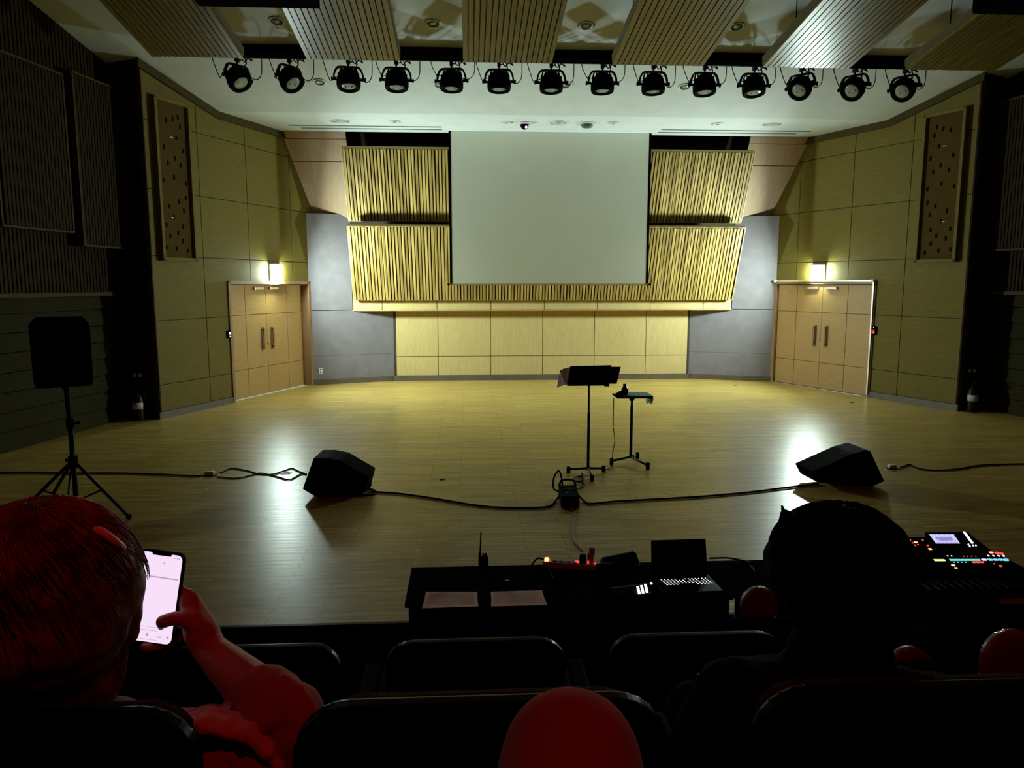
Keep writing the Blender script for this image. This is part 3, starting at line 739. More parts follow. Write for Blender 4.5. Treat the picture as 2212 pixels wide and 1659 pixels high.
# ---------------------------------------------------------------- floor wedges
def wedge(pts, y, depth, shift, label, badge=None):
    P = [on_y(px, py, y) for px, py in pts]; zm = min(p.z for p in P); cxm = sum(p.x for p in P) / len(P)
    o = empty('monitor_wedge', (cxm, y, 0), label=label, cat='monitor speaker', group='floor monitor wedges')
    Q = [(p.x - cxm, 0, p.z - zm + .004) for p in P]
    b = MB('black'); b.prism(Q, (shift, depth, 0), bev=.012); b.build('cabinet', o)
    b = MB('blackmetal'); xs = [q[0] for q in Q]; zs = [q[2] for q in Q]; mxx = (min(xs) + max(xs)) / 2
    b.box((mxx - .06, -.012, .12), (mxx + .08, .004, .2), bev=.006); b.build('connector_plate', o)
    b = MB('cablegrey'); b.box((mxx - .10, -.004, max(zs) - .035), (mxx - .03, .006, max(zs) - .025)); b.build('handle_slot', o)
    return o
wedge([(653, 1050), (677, 983), (706, 983), (736, 989), (797, 1024), (788, 1058), (768, 1066), (680, 1066)], 8.0, .42, .02, 'black floor monitor wedge at the left of the stage, sloping down to the right')
wedge([(1755, 1021), (1843, 982), (1873, 974), (1881, 976), (1911, 1041), (1885, 1053), (1767, 1044)], 8.05, .42, -.02, 'black floor monitor wedge at the right of the stage, sloping down to the left')

# ---------------------------------------------------------------- music stand
b0 = on_z(1270, 1022); ym = b0.y
o = empty('music_stand', (b0.x, ym, 0), label='tall black music stand with a wide black desk, middle of the stage', cat='music stand')
zt = on_y(1270, 832, ym).z; zmid = on_y(1270, 893, ym).z
b = MB('blackmetal'); b.cyl((0, 0, .04), (0, 0, zmid), .017); b.build('lower_pole', o)
b = MB('blackmetal'); b.cyl((0, 0, zmid - .05), (0, .02, zt + .06), .012); b.build('upper_pole', o)
for px, py in ((1228, 1016), (1304, 1014), (1279, 1034)):
    e = on_z(px, py, .03) - V((b0.x, ym, 0)); b = MB('blackmetal'); b.cyl((0, 0, .06), (e.x, e.y, .045), .014, seg=8); lg = b.build('leg', o)
    b = MB('black'); b.cyl((e.x, e.y, 0), (e.x, e.y, .075), .024, seg=10); b.build('rubber_foot', lg)
def pt(px, py, y): return on_y(px, py, y) - V((b0.x, ym, 0))
b = MB('black')
q = [pt(1226, 832, ym - .03), pt(1313, 830, ym - .03), pt(1321, 790, ym + .14), pt(1232, 792, ym + .14)]
b.prism(q, (0, .012, .006)); b.build('desk_plate', o)
b = MB('black'); q = [pt(1300, 829, ym - .005), pt(1332, 829, ym - .005), pt(1341, 793, ym + .13), pt(1308, 793, ym + .13)]
b.prism(q, (0, .008, .004)); b.build('desk_extension', o)
b = MB('black'); e0 = pt(1225, 832, ym - .03); e1 = pt(1313, 831, ym - .03); b.cyl(e0, e1, .010, seg=8); b.box(pt(1308, 832, ym - .03) + V((-.01, -.01, -.015)), pt(1314, 828, ym - .03) + V((.01, .04, 0))); b.build('desk_lip', o)
o = MB(['paper', 'print'])
q = [on_y(1203, 838, ym + .10), on_y(1221, 831, ym + .02), on_y(1230, 793, ym + .155), on_y(1210, 800, ym + .22)]
o.prism(q, (0, .004, .002)); q2 = [on_y(1208, 834, ym + .08), on_y(1229, 830, ym + .0), on_y(1236, 793, ym + .16), on_y(1216, 797, ym + .20)]
o.prism([p + V((0, .008, 0)) for p in q2], (0, .003, .002))
tag(o.build('sheet_music'), 'white sheets of music lying open on the black music stand', 'paper')

# ---------------------------------------------------------------- side table stand
b0 = on_z(1362, 999); yt = b0.y
o = empty('tray_stand', (b0.x, yt, 0), label='small black tray stand beside the music stand, bottle and towel on it', cat='stand')
ztr = on_y(1362, 856, yt).z
zmid = on_y(1362, 876, yt).z
b = MB('blackmetal'); b.cyl((0, 0, .06), (0, 0, zmid), .019); b.build('lower_pole', o)
b = MB('blackmetal'); b.cyl((0, 0, zmid - .03), (0, 0, ztr - .02), .014); b.cyl((0, 0, ztr - .06), (0, 0, ztr - .005), .025, .045); b.build('upper_pole', o)
for px, py in ((1321, 1004), (1377, 991), (1399, 1014)):
    e = on_z(px, py, .0) - V((b0.x, yt, 0)); b = MB('blackmetal'); b.cyl((0, 0, .075), (e.x, e.y, .05), .015, seg=8); lg = b.build('leg', o)
    b = MB('black'); b.cyl((e.x, e.y, 0), (e.x, e.y, .085), .024, seg=10); b.build('rubber_foot', lg)
xl = on_y(1328, 856, yt).x - b0.x; xr = on_y(1403, 856, yt).x - b0.x
b = MB('black'); b.box((xl, -.16, ztr - .006), (xr, .20, ztr + .010), bev=.006); b.build('tray', o)
ZT = ztr + .010
tw = MB('teal')
xa = on_y(1356, 850, yt).x; xb = on_y(1404, 850, yt).x
for i in range(12):
    u0 = xa + (xb - xa) * i / 12; u1 = xa + (xb - xa) * (i + 1) / 12
    tw.box((u0, yt - .14, ZT + .001), (u1 + .001, yt + .21, ZT + .010 + .002 * (i % 2)))
for i in range(10):
    y0 = yt - .14 + .035 * i; ln = .06 + .012 * ((i * 7) % 5) + .004 * i
    tw.box((xb, y0, ZT + .009 - ln), (xb + .009 + .003 * (i % 2), y0 + .033, ZT + .010))
tag(tw.build('towel'), 'pale green fringed towel draped over the right end of the tray stand', 'towel')
p = on_y(1349, 848, yt); bo = empty('bottle', (p.x, yt + .0, ZT + .010), label='round amber bottle with a black cap on the tray stand', cat='bottle')
b = MB('amber'); b.lathe([(.001, 0), (.035, 0), (.048, .015), (.052, .045), (.046, .07), (.028, .098), (.018, .11), (.001, .11)]); b.build('glass_body', bo)
b = MB('black'); b.lathe([(.02, .105), (.021, .135), (.018, .14), (.001, .14)]); b.build('cap', bo)
p = on_y(1336, 853, yt)
b = MB('black'); hx = .055
b.prism([(p.x - hx, yt - .10, ZT), (p.x + hx, yt - .10, ZT), (p.x + hx, yt - .10, ZT + .075), (p.x + .01, yt - .10, ZT + .07), (p.x - hx + .005, yt - .10, ZT + .035)], (0, .06, 0), bev=.008)
tag(b.build('microphone_case'), 'small black case on the left end of the tray stand, in front of the bottle', 'case')

# ---------------------------------------------------------------- cables and small things on the stage floor
def cable(name, pts, r, label, m='cable', z=None):
    P = [on_z(p[0], p[1], (p[2] if len(p) > 2 else r + .001)) if len(p) < 4 else on_y(p[0], p[1], p[2]) for p in pts]
    b = MB(m); b.tube(P, r); o = b.build(name); tag(o, label, 'cable'); return o
cable('audio_cable', [(800, 1062), (860, 1066), (940, 1077), (1010, 1089), (1070, 1096), (1140, 1097), (1185, 1094), (1200, 1082), (1208, 1070, .05)], .011, 'black cable across the stage from the left wedge to the floor box')
cable('audio_cable', [(1250, 1070, .06), (1262, 1082), (1276, 1088), (1330, 1083), (1420, 1078), (1520, 1072), (1620, 1063), (1700, 1053), (1768, 1045)], .011, 'black cable across the stage from the floor box to the right wedge')
cable('power_cable', [(1326, 860, yt, 0), (1325, 890, yt, 0), (1325, 925, yt, 0), (1328, 950, yt - .03, 0), (1324, 975, yt - .06, 0), (1322, 999), (1318, 1010), (1306, 1015)], .006, 'thin cable hanging from the tray stand down to the floor', 'cablegrey')
cable('microphone_cable', [(1258, 1022)] + [(1251 + 11 * math.cos(a * .55 + 1.2), 1035 - 5.5 * math.sin(a * .55 + 1.2), .012 + .002 * a) for a in range(23)] + [(1258, 1043), (1262, 1048), (1252, 1054), (1236, 1057, .05)], .010, 'black cable coiled on the floor below the music stand')
cable('audio_cable', [(475, 1022), (500, 1012), (535, 1017), (560, 1024), (590, 1024), (610, 1018), (630, 1012), (645, 1018), (662, 1024)], .008, 'thin cable arched over the bright floor toward the left wedge, upper strand')
cable('audio_cable', [(470, 1030), (510, 1033), (545, 1026), (565, 1022), (600, 1030), (625, 1036), (650, 1024), (662, 1025)], .008, 'thin cable on the bright floor toward the left wedge, lower strand')
cable('floor_cable', [(-60, 1022), (60, 1021), (170, 1022), (250, 1022), (330, 1024), (405, 1027), (432, 1028)], .010, 'dark cable along the floor at far left under the speaker stand')
cable('floor_cable', [(1945, 1010), (1965, 1004), (1985, 1012), (2020, 1016), (2070, 1013), (2110, 1006), (2160, 1003), (2230, 1002)], .010, 'dark cable on the floor at far right, running off from a floor socket')
cable('monitor_cable', [(783, 1045, .1), (797, 1037, .13), (801, 1046, .06), (795, 1056), (780, 1068), (805, 1068), (812, 1062), (800, 1057), (775, 1060)], .010, 'black cable looped beside the connectors of the left wedge')
cable('power_cable', [(1234, 1098, .03), (1241, 1108), (1246, 1115), (1240, 1125), (1237, 1140), (1238, 1160), (1242, 1172), (1252, 1183), (1258, 1190)], .0075, 'pale twisted cable running from the floor box toward the desk', 'cablegrey')
def floor_socket(px, py, w_, d_, label, plug):
    p = on_z(px, py); o = empty('floor_socket', p, label=label, cat='floor socket', group='floor sockets')
    b = MB('bronze'); b.box((-w_, -d_, 0), (w_, d_, .006), bev=.002); b.build('plate', o)
    b = MB('blackmetal'); b.box((-w_ * .8, -d_ * .6, .005), (w_ * .8, d_ * .6, .010)); b.build('lid', o)
    if plug:
        b = MB('label'); b.box((-w_ * .4, -.03, .009), (w_ * .5, .03, .05), bev=.008); b.build('plug', o)
floor_socket(452, 1027, .12, .05, 'metal floor socket left of the bright streak, cables leaving it', True)
floor_socket(618, 1022, .06, .05, 'small floor plate in the bright streak by the left wedge', False)
floor_socket(1926, 1012, .10, .06, 'floor socket with a pale plug right of the right wedge', True)
floor_socket(1268, 1011, .07, .03, 'dark floor plate behind the foot of the music stand', False)
for px, py, lab in ((955, 1036, 'small dark scrap on the open floor left of the music stand'), (1840, 870, 'small dark scrap on the floor before the right double door'), (1589, 833, 'small dark scrap on the floor near the right grey wall')):
    p = on_z(px, py); b = MB('groove'); b.box((p.x - .03, p.y - .02, .0), (p.x + .03, p.y + .02, .008), bev=.003); tag(b.build('floor_scrap'), lab, 'scrap')
# stage box
o = empty('floor_box', on_z(1232, 1098), R(-3), label='black floor box with a handle, centre of the stage, cables plugged in', cat='floor box')
b = MB('black'); b.box((-.095, 0, .0), (.095, .42, .13), bev=.008); b.build('case', o)
b = MB('blackmetal'); b.tube([(-.09, .38, .13), (-.06, .40, .19), (.06, .40, .19), (.09, .38, .13)], .013, 8); b.build('handle', o)
b = MB('cablegrey'); b.box((-.03, .10, .13), (-.015, .13, .134)); b.box((-.05, .26, .13), (.05, .275, .134)); b.build('panel_marks', o)
b = MB('cable'); b.tube([(-.08, .4, .06), (-.15, .42, .10), (-.14, .44, .22), (-.09, .45, .28), (-.06, .44, .2), (-.05, .43, .1)], .010, 6); b.build('cable_loop', o)

# ---------------------------------------------------------------- desks in front of the stage
ZD = .55
DX0 = on_z(880, 1265, ZD).x; DX1 = DX0 + 1.86; DX2 = DX1 + 1.95
yb_, yf_ = 4.50, 3.97
def desk(x0, x1, label):
    o = empty('desk', ((x0 + x1) / 2, (yb_ + yf_) / 2, ZA), label=label, cat='desk', group='black desks below the stage')
    hx = (x1 - x0) / 2 - .004; hy = (yb_ - yf_) / 2; h = ZD - ZA
    b = MB('tabletop'); b.box((-hx, -hy, h - .03), (hx, hy, h), bev=.004); b.build('desktop', o)
    b = MB('tabletop'); b.box((-hx + .02, -hy + .01, .04), (hx - .02, -hy + .03, h - .03)); b.build('front_panel', o)
    for x in (-hx + .04, hx - .04):
        for y in (-hy + .06, hy - .04):
            b = MB('blackmetal'); b.cyl((x, y, 0), (x, y, h - .03), .018); b.build('leg', o)
desk(DX0, DX1, 'long black desk below the stage edge holding papers and a laptop')
desk(DX1, DX2, 'long black desk below the stage edge at right, mixing console on it')
def sheet(corners, label, rows=11):
    P = [on_z(px, py, ZD + .002) for px, py in corners]      # tl, tr, br, bl
    b = MB(['paper', 'print']); b.prism(P, (0, 0, .002), 0)
    b.prism([p + V((.006 * (-1) ** i, -.006, .0022)) for i, p in enumerate(P)], (0, 0, .0015), 0)
    rnd = random.Random(len(label))
    def at(u, v): return P[0].lerp(P[1], u).lerp(P[3].lerp(P[2], u), v) + V((0, -.003, .0042))
    for i in range(rows):
        v = .10 + i * .80 / rows
        u = .06
        while u < .93:
            l = .05 + rnd.random() * .14; u1 = min(u + l, .94)
            b.quad([at(u, v), at(u1, v), at(u1, v + .018), at(u, v + .018)], 1); u = u1 + .012
    o = b.build('printed_sheet'); return tag(o, label, 'paper', 'printed sheets on the desk')
sheet([(920, 1279), (1031, 1279), (1031, 1310), (914, 1314)], 'printed paper stack on the black desk, left of the two')
sheet([(1060, 1279), (1171, 1276), (1180, 1307), (1063, 1310)], 'printed paper on the black desk, right of the two')
# walkie-talkie
p = on_z(1044, 1224, ZD); o = empty('walkie_talkie', (p.x, p.y - .03, ZD), label='black walkie-talkie standing with a long antenna at the back of the desk', cat='walkie-talkie')
b = MB('black'); b.box((-.031, -.018, 0), (.031, .018, .075), bev=.006); b.build('body', o)
b = MB('black'); b.cyl((-.020, 0, .07), (-.014, 0, .235), .0055, .004, seg=8); b.cyl((-.022, 0, .07), (-.02, 0, .11), .009, seg=8); b.build('antenna', o)
for x in (.0, .016):
    b = MB('black'); b.cyl((x, 0, .07), (x, 0, .097), .007, seg=10); b.build('knob', o)
p = on_z(1095, 1255, ZD); b = MB('steel'); b.box((p.x - .012, p.y - .004, ZD), (p.x + .012, p.y + .004, ZD + .006), bev=.002); tag(b.build('metal_clip'), 'tiny metal clip glinting on the desk behind the right paper', 'clip')
# power strip
e0 = on_z(1172, 1226, ZD); e1 = on_z(1285, 1231, ZD); d = (e1 - e0); ang = math.atan2(d.y, d.x)
o = empty('power_strip', V((e0.x, e0.y, ZD)), ang - R(3), label='white power strip with a lit orange switch at the back of the desk', cat='power strip')
Lp = d.length
b = MB('strip'); b.box((0, 0, 0), (Lp, .062, .036), bev=.005); b.build('case', o)
for i in range(5):
    x = .07 + i * .045
    b = MB('ventdark'); b.cyl((x, .032, .034), (x, .032, .039), .016, seg=14); b.build('socket', o)
b = MB('led_hot'); b.box((.008, .012, .034), (.036, .05, .052), bev=.008); b.build('lit_switch', o)
b = MB('led_red'); b.box((Lp * .62, .02, .034), (Lp * .62 + .022, .045, .041)); b.build('indicator_light', o)
b = MB('black'); b.box((Lp * .70, .015, .036), (Lp * .70 + .042, .055, .085), bev=.006); tag(b.build('power_plug', None), 'black plug standing in the white power strip', 'plug')
pl_o = bpy.data.objects['power_plug']; pl_o.location = (e0.x, e0.y, ZD); pl_o.rotation_euler = (0, 0, ang - R(3))
o2 = empty('usb_charger', (e0.x, e0.y, ZD), ang - R(3), label='white block charger standing in the power strip beside the black plug', cat='charger')
b = MB('strip'); b.box((Lp * .85, .015, .036), (Lp * .85 + .038, .05, .10), bev=.006); b.box((Lp * .85 + .01, .02, .09), (Lp * .85 + .045, .05, .135), bev=.006); b.build('body', o2)
b = MB('led_red'); b.box((Lp * .85 + .002, .010, .038), (Lp * .85 + .01, .016, .055)); b.box((Lp * .85 + .045, .012, .038), (Lp * .85 + .056, .02, .045)); b.build('indicator_light', o2)
b = MB('cable'); b.tube([V((e0.x, e0.y, ZD)) + V((.04, .03, .02)), V((e0.x - .02, e0.y + .03, ZD + .05)), V((e0.x - .06, e0.y + .0, ZD + .03)), V((e0.x - .08, e0.y - .03, ZD + .006))], .006)
tag(b.build('strip_cable'), 'short black cable at the left end of the power strip', 'cable')
b = MB('cablegrey'); q = on_z(1183, 1218, ZD + .04); b.tube([q, on_z(1187, 1230, ZD + .02), on_z(1192, 1241, ZD + .006), on_z(1196, 1250, ZD + .005)], .0035)
tag(b.build('thin_cable'), 'thin grey cable dropping from the lit switch onto the desk', 'cable')
# tablet leaning behind
q = [on_y(1296, 1221, 4.42), on_y(1384, 1221, 4.42), on_y(1374, 1194, 4.47), on_y(1370, 1192, 4.47), on_y(1302, 1206, 4.47), on_y(1297, 1211, 4.46)]
b = MB('darkslab'); b.prism(q, (0, .02, 0), bev=.003)
q = [on_y(1300, 1226, 4.40), on_y(1384, 1226, 4.40), on_y(1384, 1220, 4.40), on_y(1300, 1218, 4.40)]
b.prism(q, (0, .06, 0)); tag(b.build('cased_tablet'), 'dark tablet in a case propped at the back of the desk, left of the laptop', 'tablet')
# laptop
lp = on_z(1480, 1262, ZD); o = empty('laptop', (lp.x, lp.y, ZD), R(2), label='open dark laptop with a lit white keyboard on the black desk', cat='laptop')
K0 = on_z(1425, 1262, ZD + .018); K1 = on_z(1537, 1278, ZD + .018)
wl = .172; b = MB('darkslab'); b.box((-wl, -.15, 0), (wl, .10, .016), bev=.004); b.build('base', o)
zl = on_y(1467, 1168, lp.y + .135).z - ZD
b = MB('black'); b.prism([(-wl, .10, .014), (wl, .10, .014), (wl - .004, .145, zl), (-wl + .004, .145, zl)], (0, .008, .002), bev=.002); b.build('lid', o)
b = MB('keyglow'); rnd = random.Random(3)
for r_ in range(5):
    n_ = 14
    for c_ in range(n_):
        x = -.135 + c_ * .0205 + r_ * .003; y = .035 - r_ * .0185
        if r_ == 4 and 4 <= c_ <= 8: continue
        if rnd.random() < .08: continue
        wk = .0062 if r_ < 4 else .0095
        b.box((x, y, .0165), (x + wk, y + .0065, .018))
b.build('lit_keyboard', o)
b = MB('ventdark'); b.quad([(.05, -.145, .0166), (wl - .004, -.145, .0166), (wl - .004, .02, .0166), (.1, -.06, .0166)]); b.build('palm_rest', o)
# meter device
p = on_z(1388, 1283, ZD); o = empty('level_meter', (p.x, p.y, ZD), R(4), label='small dark device with three glowing white bars, left of the laptop', cat='meter')
b = MB('darkslab'); b.prism([(-.17, -.02, 0), (.06, -.02, 0), (.06, .05, .035), (-.17, .05, .02)], (0, .02, .0)); b.box((-.05, -.03, 0), (.05, .02, .01)); b.build('case', o)
for i, x in enumerate((-.032, -.010, .013)):
    b = MB('led_white'); b.prism([(x, -.023, .010 + .003 * i), (x + .014, -.023, .010 + .003 * i), (x + .016, .02, .036 + .006 * i), (x + .002, .02, .036 + .006 * i)], (0, .004, 0)); b.build('light_bar', o)
b = MB('led_white'); b.sph((.07, .06, .035), .007); b.build('status_light', o)
b = MB('cable'); b.tube([on_y(1533, 1206, 4.45), on_y(1570, 1205, 4.46), on_y(1600, 1210, 4.47), on_z(1625, 1216, ZD + .008)], .006); tag(b.build('laptop_cable'), 'black cable leaving the right side of the laptop screen', 'cable')
b = MB('cablegrey'); b.tube([on_z(1620, 1222, ZD + .004), on_z(1627, 1228, ZD + .004), on_z(1630, 1236, ZD + .004)], .0035); tag(b.build('thin_cable'), 'short pale cable end on the desk right of the laptop', 'cable')

# mixing console
c0 = on_z(2075, 1262, ZD); yk_ = 4.25
def mc(px, py, dz=0): return on_z(px, py, ZD + dz)
o = empty('mixing_console', (c0.x, c0.y, ZD), label='black mixing console with a lilac screen and rows of lit buttons on the right desk', cat='mixing console')
ox, oy = c0.x, c0.y
xL = mc(1935, 1262).x - ox; xR = mc(2200, 1262).x - ox
YBK = on_z(2050, 1158, ZD + .15).y - oy
b = MB('black'); b.prism([(xL, -.22, 0), (xL, YBK, 0), (xL, YBK, .15), (xL, .10, .095), (xL, -.22, .035)], (xR - xL, 0, 0), bev=.006); b.build('body', o)
def deckz(y): return .035 + (y + .22) * .06 / .32 if y < .10 else .095 + (y - .10) * .055 / (YBK - .10)
def deck(px, py):          # point on the sloping deck seen at this pixel
    d = ray(px, py)
    def solve(z0, y0, k):
        # z = ZD+z0 + k*(y-oy-y0)
        t = (ZD + z0 - EYE.z - k * (oy + y0)) / (d.z - k * d.y); return EYE + d * t
    p = solve(.035, -.22, .06 / .32)
    if p.y - oy > .10: p = solve(.095, .10, .055 / (YBK - .10))
    return p - V((ox, oy, ZD))
s1 = deck(2115, 1184)
def sdeck(px, py):
    d = ray(px, py); z1 = deckz(s1.y) + .008; k = (.195 - z1) / (YBK - s1.y)
    t = (ZD + z1 - EYE.z - k * (oy + s1.y)) / (d.z - k * d.y); return EYE + d * t - V((ox, oy, ZD))
b = MB('black'); b.prism([q - V((0, 0, .002)) for q in (sdeck(2022, 1184), sdeck(2122, 1184), sdeck(2092, 1148), sdeck(1998, 1149))], (0, 0, -.05), bev=.003); b.build('screen_hood', o)
b = MB(['lcd', 'lcd_dark'])
b.quad([sdeck(2022, 1174), sdeck(2074, 1174), sdeck(2060, 1154), sdeck(2007, 1154)], 0)
up = V((0, 0, .0012))
b.quad([sdeck(2029, 1169) + up, sdeck(2060, 1168) + up, sdeck(2055, 1160) + up, sdeck(2027, 1160) + up], 1)
b.quad([sdeck(2024, 1167) + up, sdeck(2029, 1166) + up, sdeck(2025, 1160) + up, sdeck(2019, 1160) + up], 1)
for i in range(5): b.quad([sdeck(2024 + i * 9, 1172.4) + up, sdeck(2030 + i * 9, 1172.4) + up, sdeck(2030 + i * 9, 1171.4) + up, sdeck(2023.4 + i * 9, 1171.4) + up], 1)
for i in range(4): b.quad([sdeck(2018 + i * 10, 1155.6) + up, sdeck(2022 + i * 10, 1155.6) + up, sdeck(2021 + i * 10, 1154.2) + up, sdeck(2017 + i * 10, 1154.2) + up], 1)
b.build('display', o)
def btn(px, py, w_, h_, m, f=deck):
    p = f(px, py); b = MB(m); ww = w_ * 4.3 / 1620 * .5; hh = h_ * 4.3 / 1620 * 1.3
    b.box((p.x - ww, p.y - hh, p.z - .004), (p.x + ww, p.y + hh, p.z + .005), bev=.0015); b.build('lit_button', o)
for i in range(8): btn(2083 + i * 2.4, 1150 + i * 3.2, 5, 1.1, 'led_white', sdeck)
for x, y in ((2092, 1176.5), (2095, 1180.5), (2102, 1178.5), (2108, 1178.5)): btn(x, y, 2.6, 1, 'led_white', sdeck)
for x, y, w_, h_, m in ((1966, 1167, 3, 1.2, 'led_red'), (1978, 1172, 7, 1.8, 'led_hot'), (1971, 1173, 2.4, 1.4, 'led_red'), (1977, 1178.5, 3, 1.2, 'led_red'), (1983, 1177, 3, .8, 'led_red'), (1993, 1167, 2.6, 1.7, 'led_red'), (1963, 1185, 7, 1.8, 'led_hot'), (2004, 1179, 4, 1.5, 'led_red'), (2009, 1186.5, 7, 2, 'led_hot'),
                        (2141, 1194, 8, 2, 'led_hot'), (2153, 1194.5, 8, 2, 'led_red'), (2163, 1196, 7, 2, 'led_red'), (2135, 1201, 3, 1.8, 'led_pink'), (2146, 1201, 3, 1.8, 'led_pink'), (2157, 1201, 3, 1.8, 'led_pink'), (2168, 1201, 3, 1.8, 'led_pink'),
                        (2047, 1201.5, 2.4, 1, 'led_green'), (2055.5, 1201.5, 2.4, 1, 'led_green'), (2082, 1202.5, 2, .6, 'led_red'), (2090, 1202.5, 2, .6, 'led_red'), (2099, 1202.5, 2, .6, 'led_red'), (2108, 1202.5, 2, .6, 'led_red'),
                        (2059, 1221.5, 7, 2, 'led_hot'), (2065, 1227.5, 6, 1.3, 'led_hot'), (2161, 1223, 6, 1.8, 'led_red'), (2148, 1218.5, 3, .8, 'led_red')): btn(x, y, w_, h_, m)
for x in (2022, 2029, 2037): btn(x, 1210.5, 8.5, 2.4, 'led_yellow')
for i in range(8): btn(2055.5 + i * 8.2, 1210, 8.6, 2.2, 'led_cyan')
btn(2126, 1209.5, 10, 2.4, 'led_pink')
for i in range(4): btn(2139 + i * 11.4, 1209.5, 9.6, 2.6, 'led_cyan')
for x in (2104, 2112.5, 2121): btn(x, 1215, 7.5, 1.6, 'led_red')
for i in range(4): btn(2061 + i * 8.3, 1215, 3, .7, 'led_cyan')
b = MB('blackmetal')
for i in range(12): b.box((xL + .06 + i * .05, -.20, .04), (xL + .075 + i * .05, -.08, .06))
b.build('fader_strip', o)
b = MB('print'); q = [mc(2150, 1288), mc(2230, 1284), mc(2230, 1305), mc(2162, 1306)]; b.prism([p + V((0, 0, .002)) for p in q], (0, 0, .002)); tag(b.build('paper_sheet'), 'dim sheet of paper at the right end of the desk, below the console', 'paper')

# ---------------------------------------------------------------- seats
def rounded(w_, z0, z1, r_, n=6):
    P = [(-w_, z0), (w_, z0)]
    for i in range(n + 1):
        a = math.pi / 2 * i / n; P.append((w_ - r_ + r_ * math.cos(a), z1 - r_ + r_ * math.sin(a)))
    for i in range(n + 1):
        a = math.pi / 2 + math.pi / 2 * i / n; P.append((-w_ + r_ + r_ * math.cos(a), z1 - r_ + r_ * math.sin(a)))
    return P
def theatre_seat():
    o = empty('theatre_seat')
    b = MB('gloss'); b.prism([(x, -.02 - (z - .3) * .06, z) for x, z in rounded(.25, .28, .895, .075)], (0, .03, 0), bev=.008); b.build('back_shell', o)
    b = MB('darkred'); b.prism([(x, .012 - (z - .3) * .06, z) for x, z in rounded(.225, .42, .87, .06)], (0, .06, .0), bev=.02); b.build('back_cushion', o)
    b = MB('darkred'); b.box((-.23, .06, .17), (.23, .50, .27), bev=.03); b.build('seat_cushion', o)
    for s_ in (-1, 1):
        b = MB('black'); b.box((s_ * .28 - .028, .02, .56), (s_ * .28 + .028, .40, .60), bev=.012); b.box((s_ * .28 - .02, .10, .0), (s_ * .28 + .02, .28, .57), bev=.008); b.build('armrest', o)
    b = MB('blackmetal'); b.box((-.27, .12, .13), (.27, .20, .17)); b.build('seat_beam', o)
    return o
proto = theatre_seat(); first = True
def put_seat(x, y, z, label, group):
    global first
    o = proto if first else copy_tree(proto); first = False
    o.location = (x, y, z); tag(o, label, 'seat', group)
for k, lab in ((-1, 'dark theatre seat holding the red-haired person at lower left'), (0, 'empty black glossy theatre seat directly ahead, bottom centre'), (1, 'dark theatre seat holding the black-haired person at lower right')):
    put_seat(-1.785 + .62 * k, .97, .86, lab, 'theatre seats in the near row')
for k, lab in ((-2, 'theatre seat of the far row, leftmost, hidden behind the red-haired person'), (-1, 'theatre seat of the far row beside the hand holding the phone'), (0, 'theatre seat of the far row below the two printed papers, glinting corner'), (1, 'theatre seat of the far row below the laptop, in the dark')):
    put_seat(-1.785 + .62 * k, 2.0, .43, lab, 'theatre seats in the far row')
put_seat(-1.80, -.30, 1.2, 'dark theatre seat under the viewer, behind the raised knee', 'theatre seats in the rear row')

def office_chair(px, py, y, zf, w_, label):
    p = on_y(px, py, y); top = p.z - zf
    o = empty('desk_chair', (p.x, y, zf), label=label, cat='chair', group='chairs with red headrests')
    b = MB('redshell'); r_ = w_ / 2; prof = []
    for i in range(17):
        a = math.pi * i / 16; prof.append((r_ * math.cos(a), top - r_ + r_ * math.sin(a)))
    prof += [(-r_, top - r_ * 1.65), (r_, top - r_ * 1.65)]
    b.prism([(x, -.03, z) for x, z in prof], (0, .06, 0), bev=.022); b.build('headrest', o)
    b = MB('gloss'); b.box((-r_ * .9, -.034, top - r_ * 1.78), (r_ * .9, .034, top - r_ * 1.64), bev=.006); b.build('headrest_lip', o)
    b = MB('blackmatte'); zb_ = top - r_ * 1.85; b.prism([(x, -.02, z) for x, z in rounded(.20, .46, zb_ , .06)], (0, .05, 0), bev=.01); b.build('backrest', o)
    b = MB('blackmetal'); b.box((-.03, -.01, zb_ - .06), (.03, .02, top - r_ * 1.7)); b.build('headrest_post', o)
    b = MB('blackmatte'); b.box((-.22, .0, .40), (.22, .44, .47), bev=.02); b.build('seat', o)
    b = MB('blackmetal'); b.cyl((0, .2, .08), (0, .2, .40), .025); b.build('pedestal', o)
    for k in range(5):
        a = 2 * math.pi * k / 5; e = V((.26 * math.cos(a), .2 + .26 * math.sin(a), .05)); b = MB('blackmetal'); b.cyl((0, .2, .10), e, .018, seg=8); b.sph(e - V((0, 0, .02)), .028); b.build('leg', o)
office_chair(1641, 1268, 3.25, ZA, .17, 'chair with a shiny red domed headrest at the desk, just left of the black-haired person')
office_chair(2192, 1362, 2.12, .43, .19, 'chair with a dim red headrest at the far right edge below the console')
office_chair(1968, 1398, 2.60, .43, .17, 'chair with a red headrest showing between the black-haired person and the right edge')

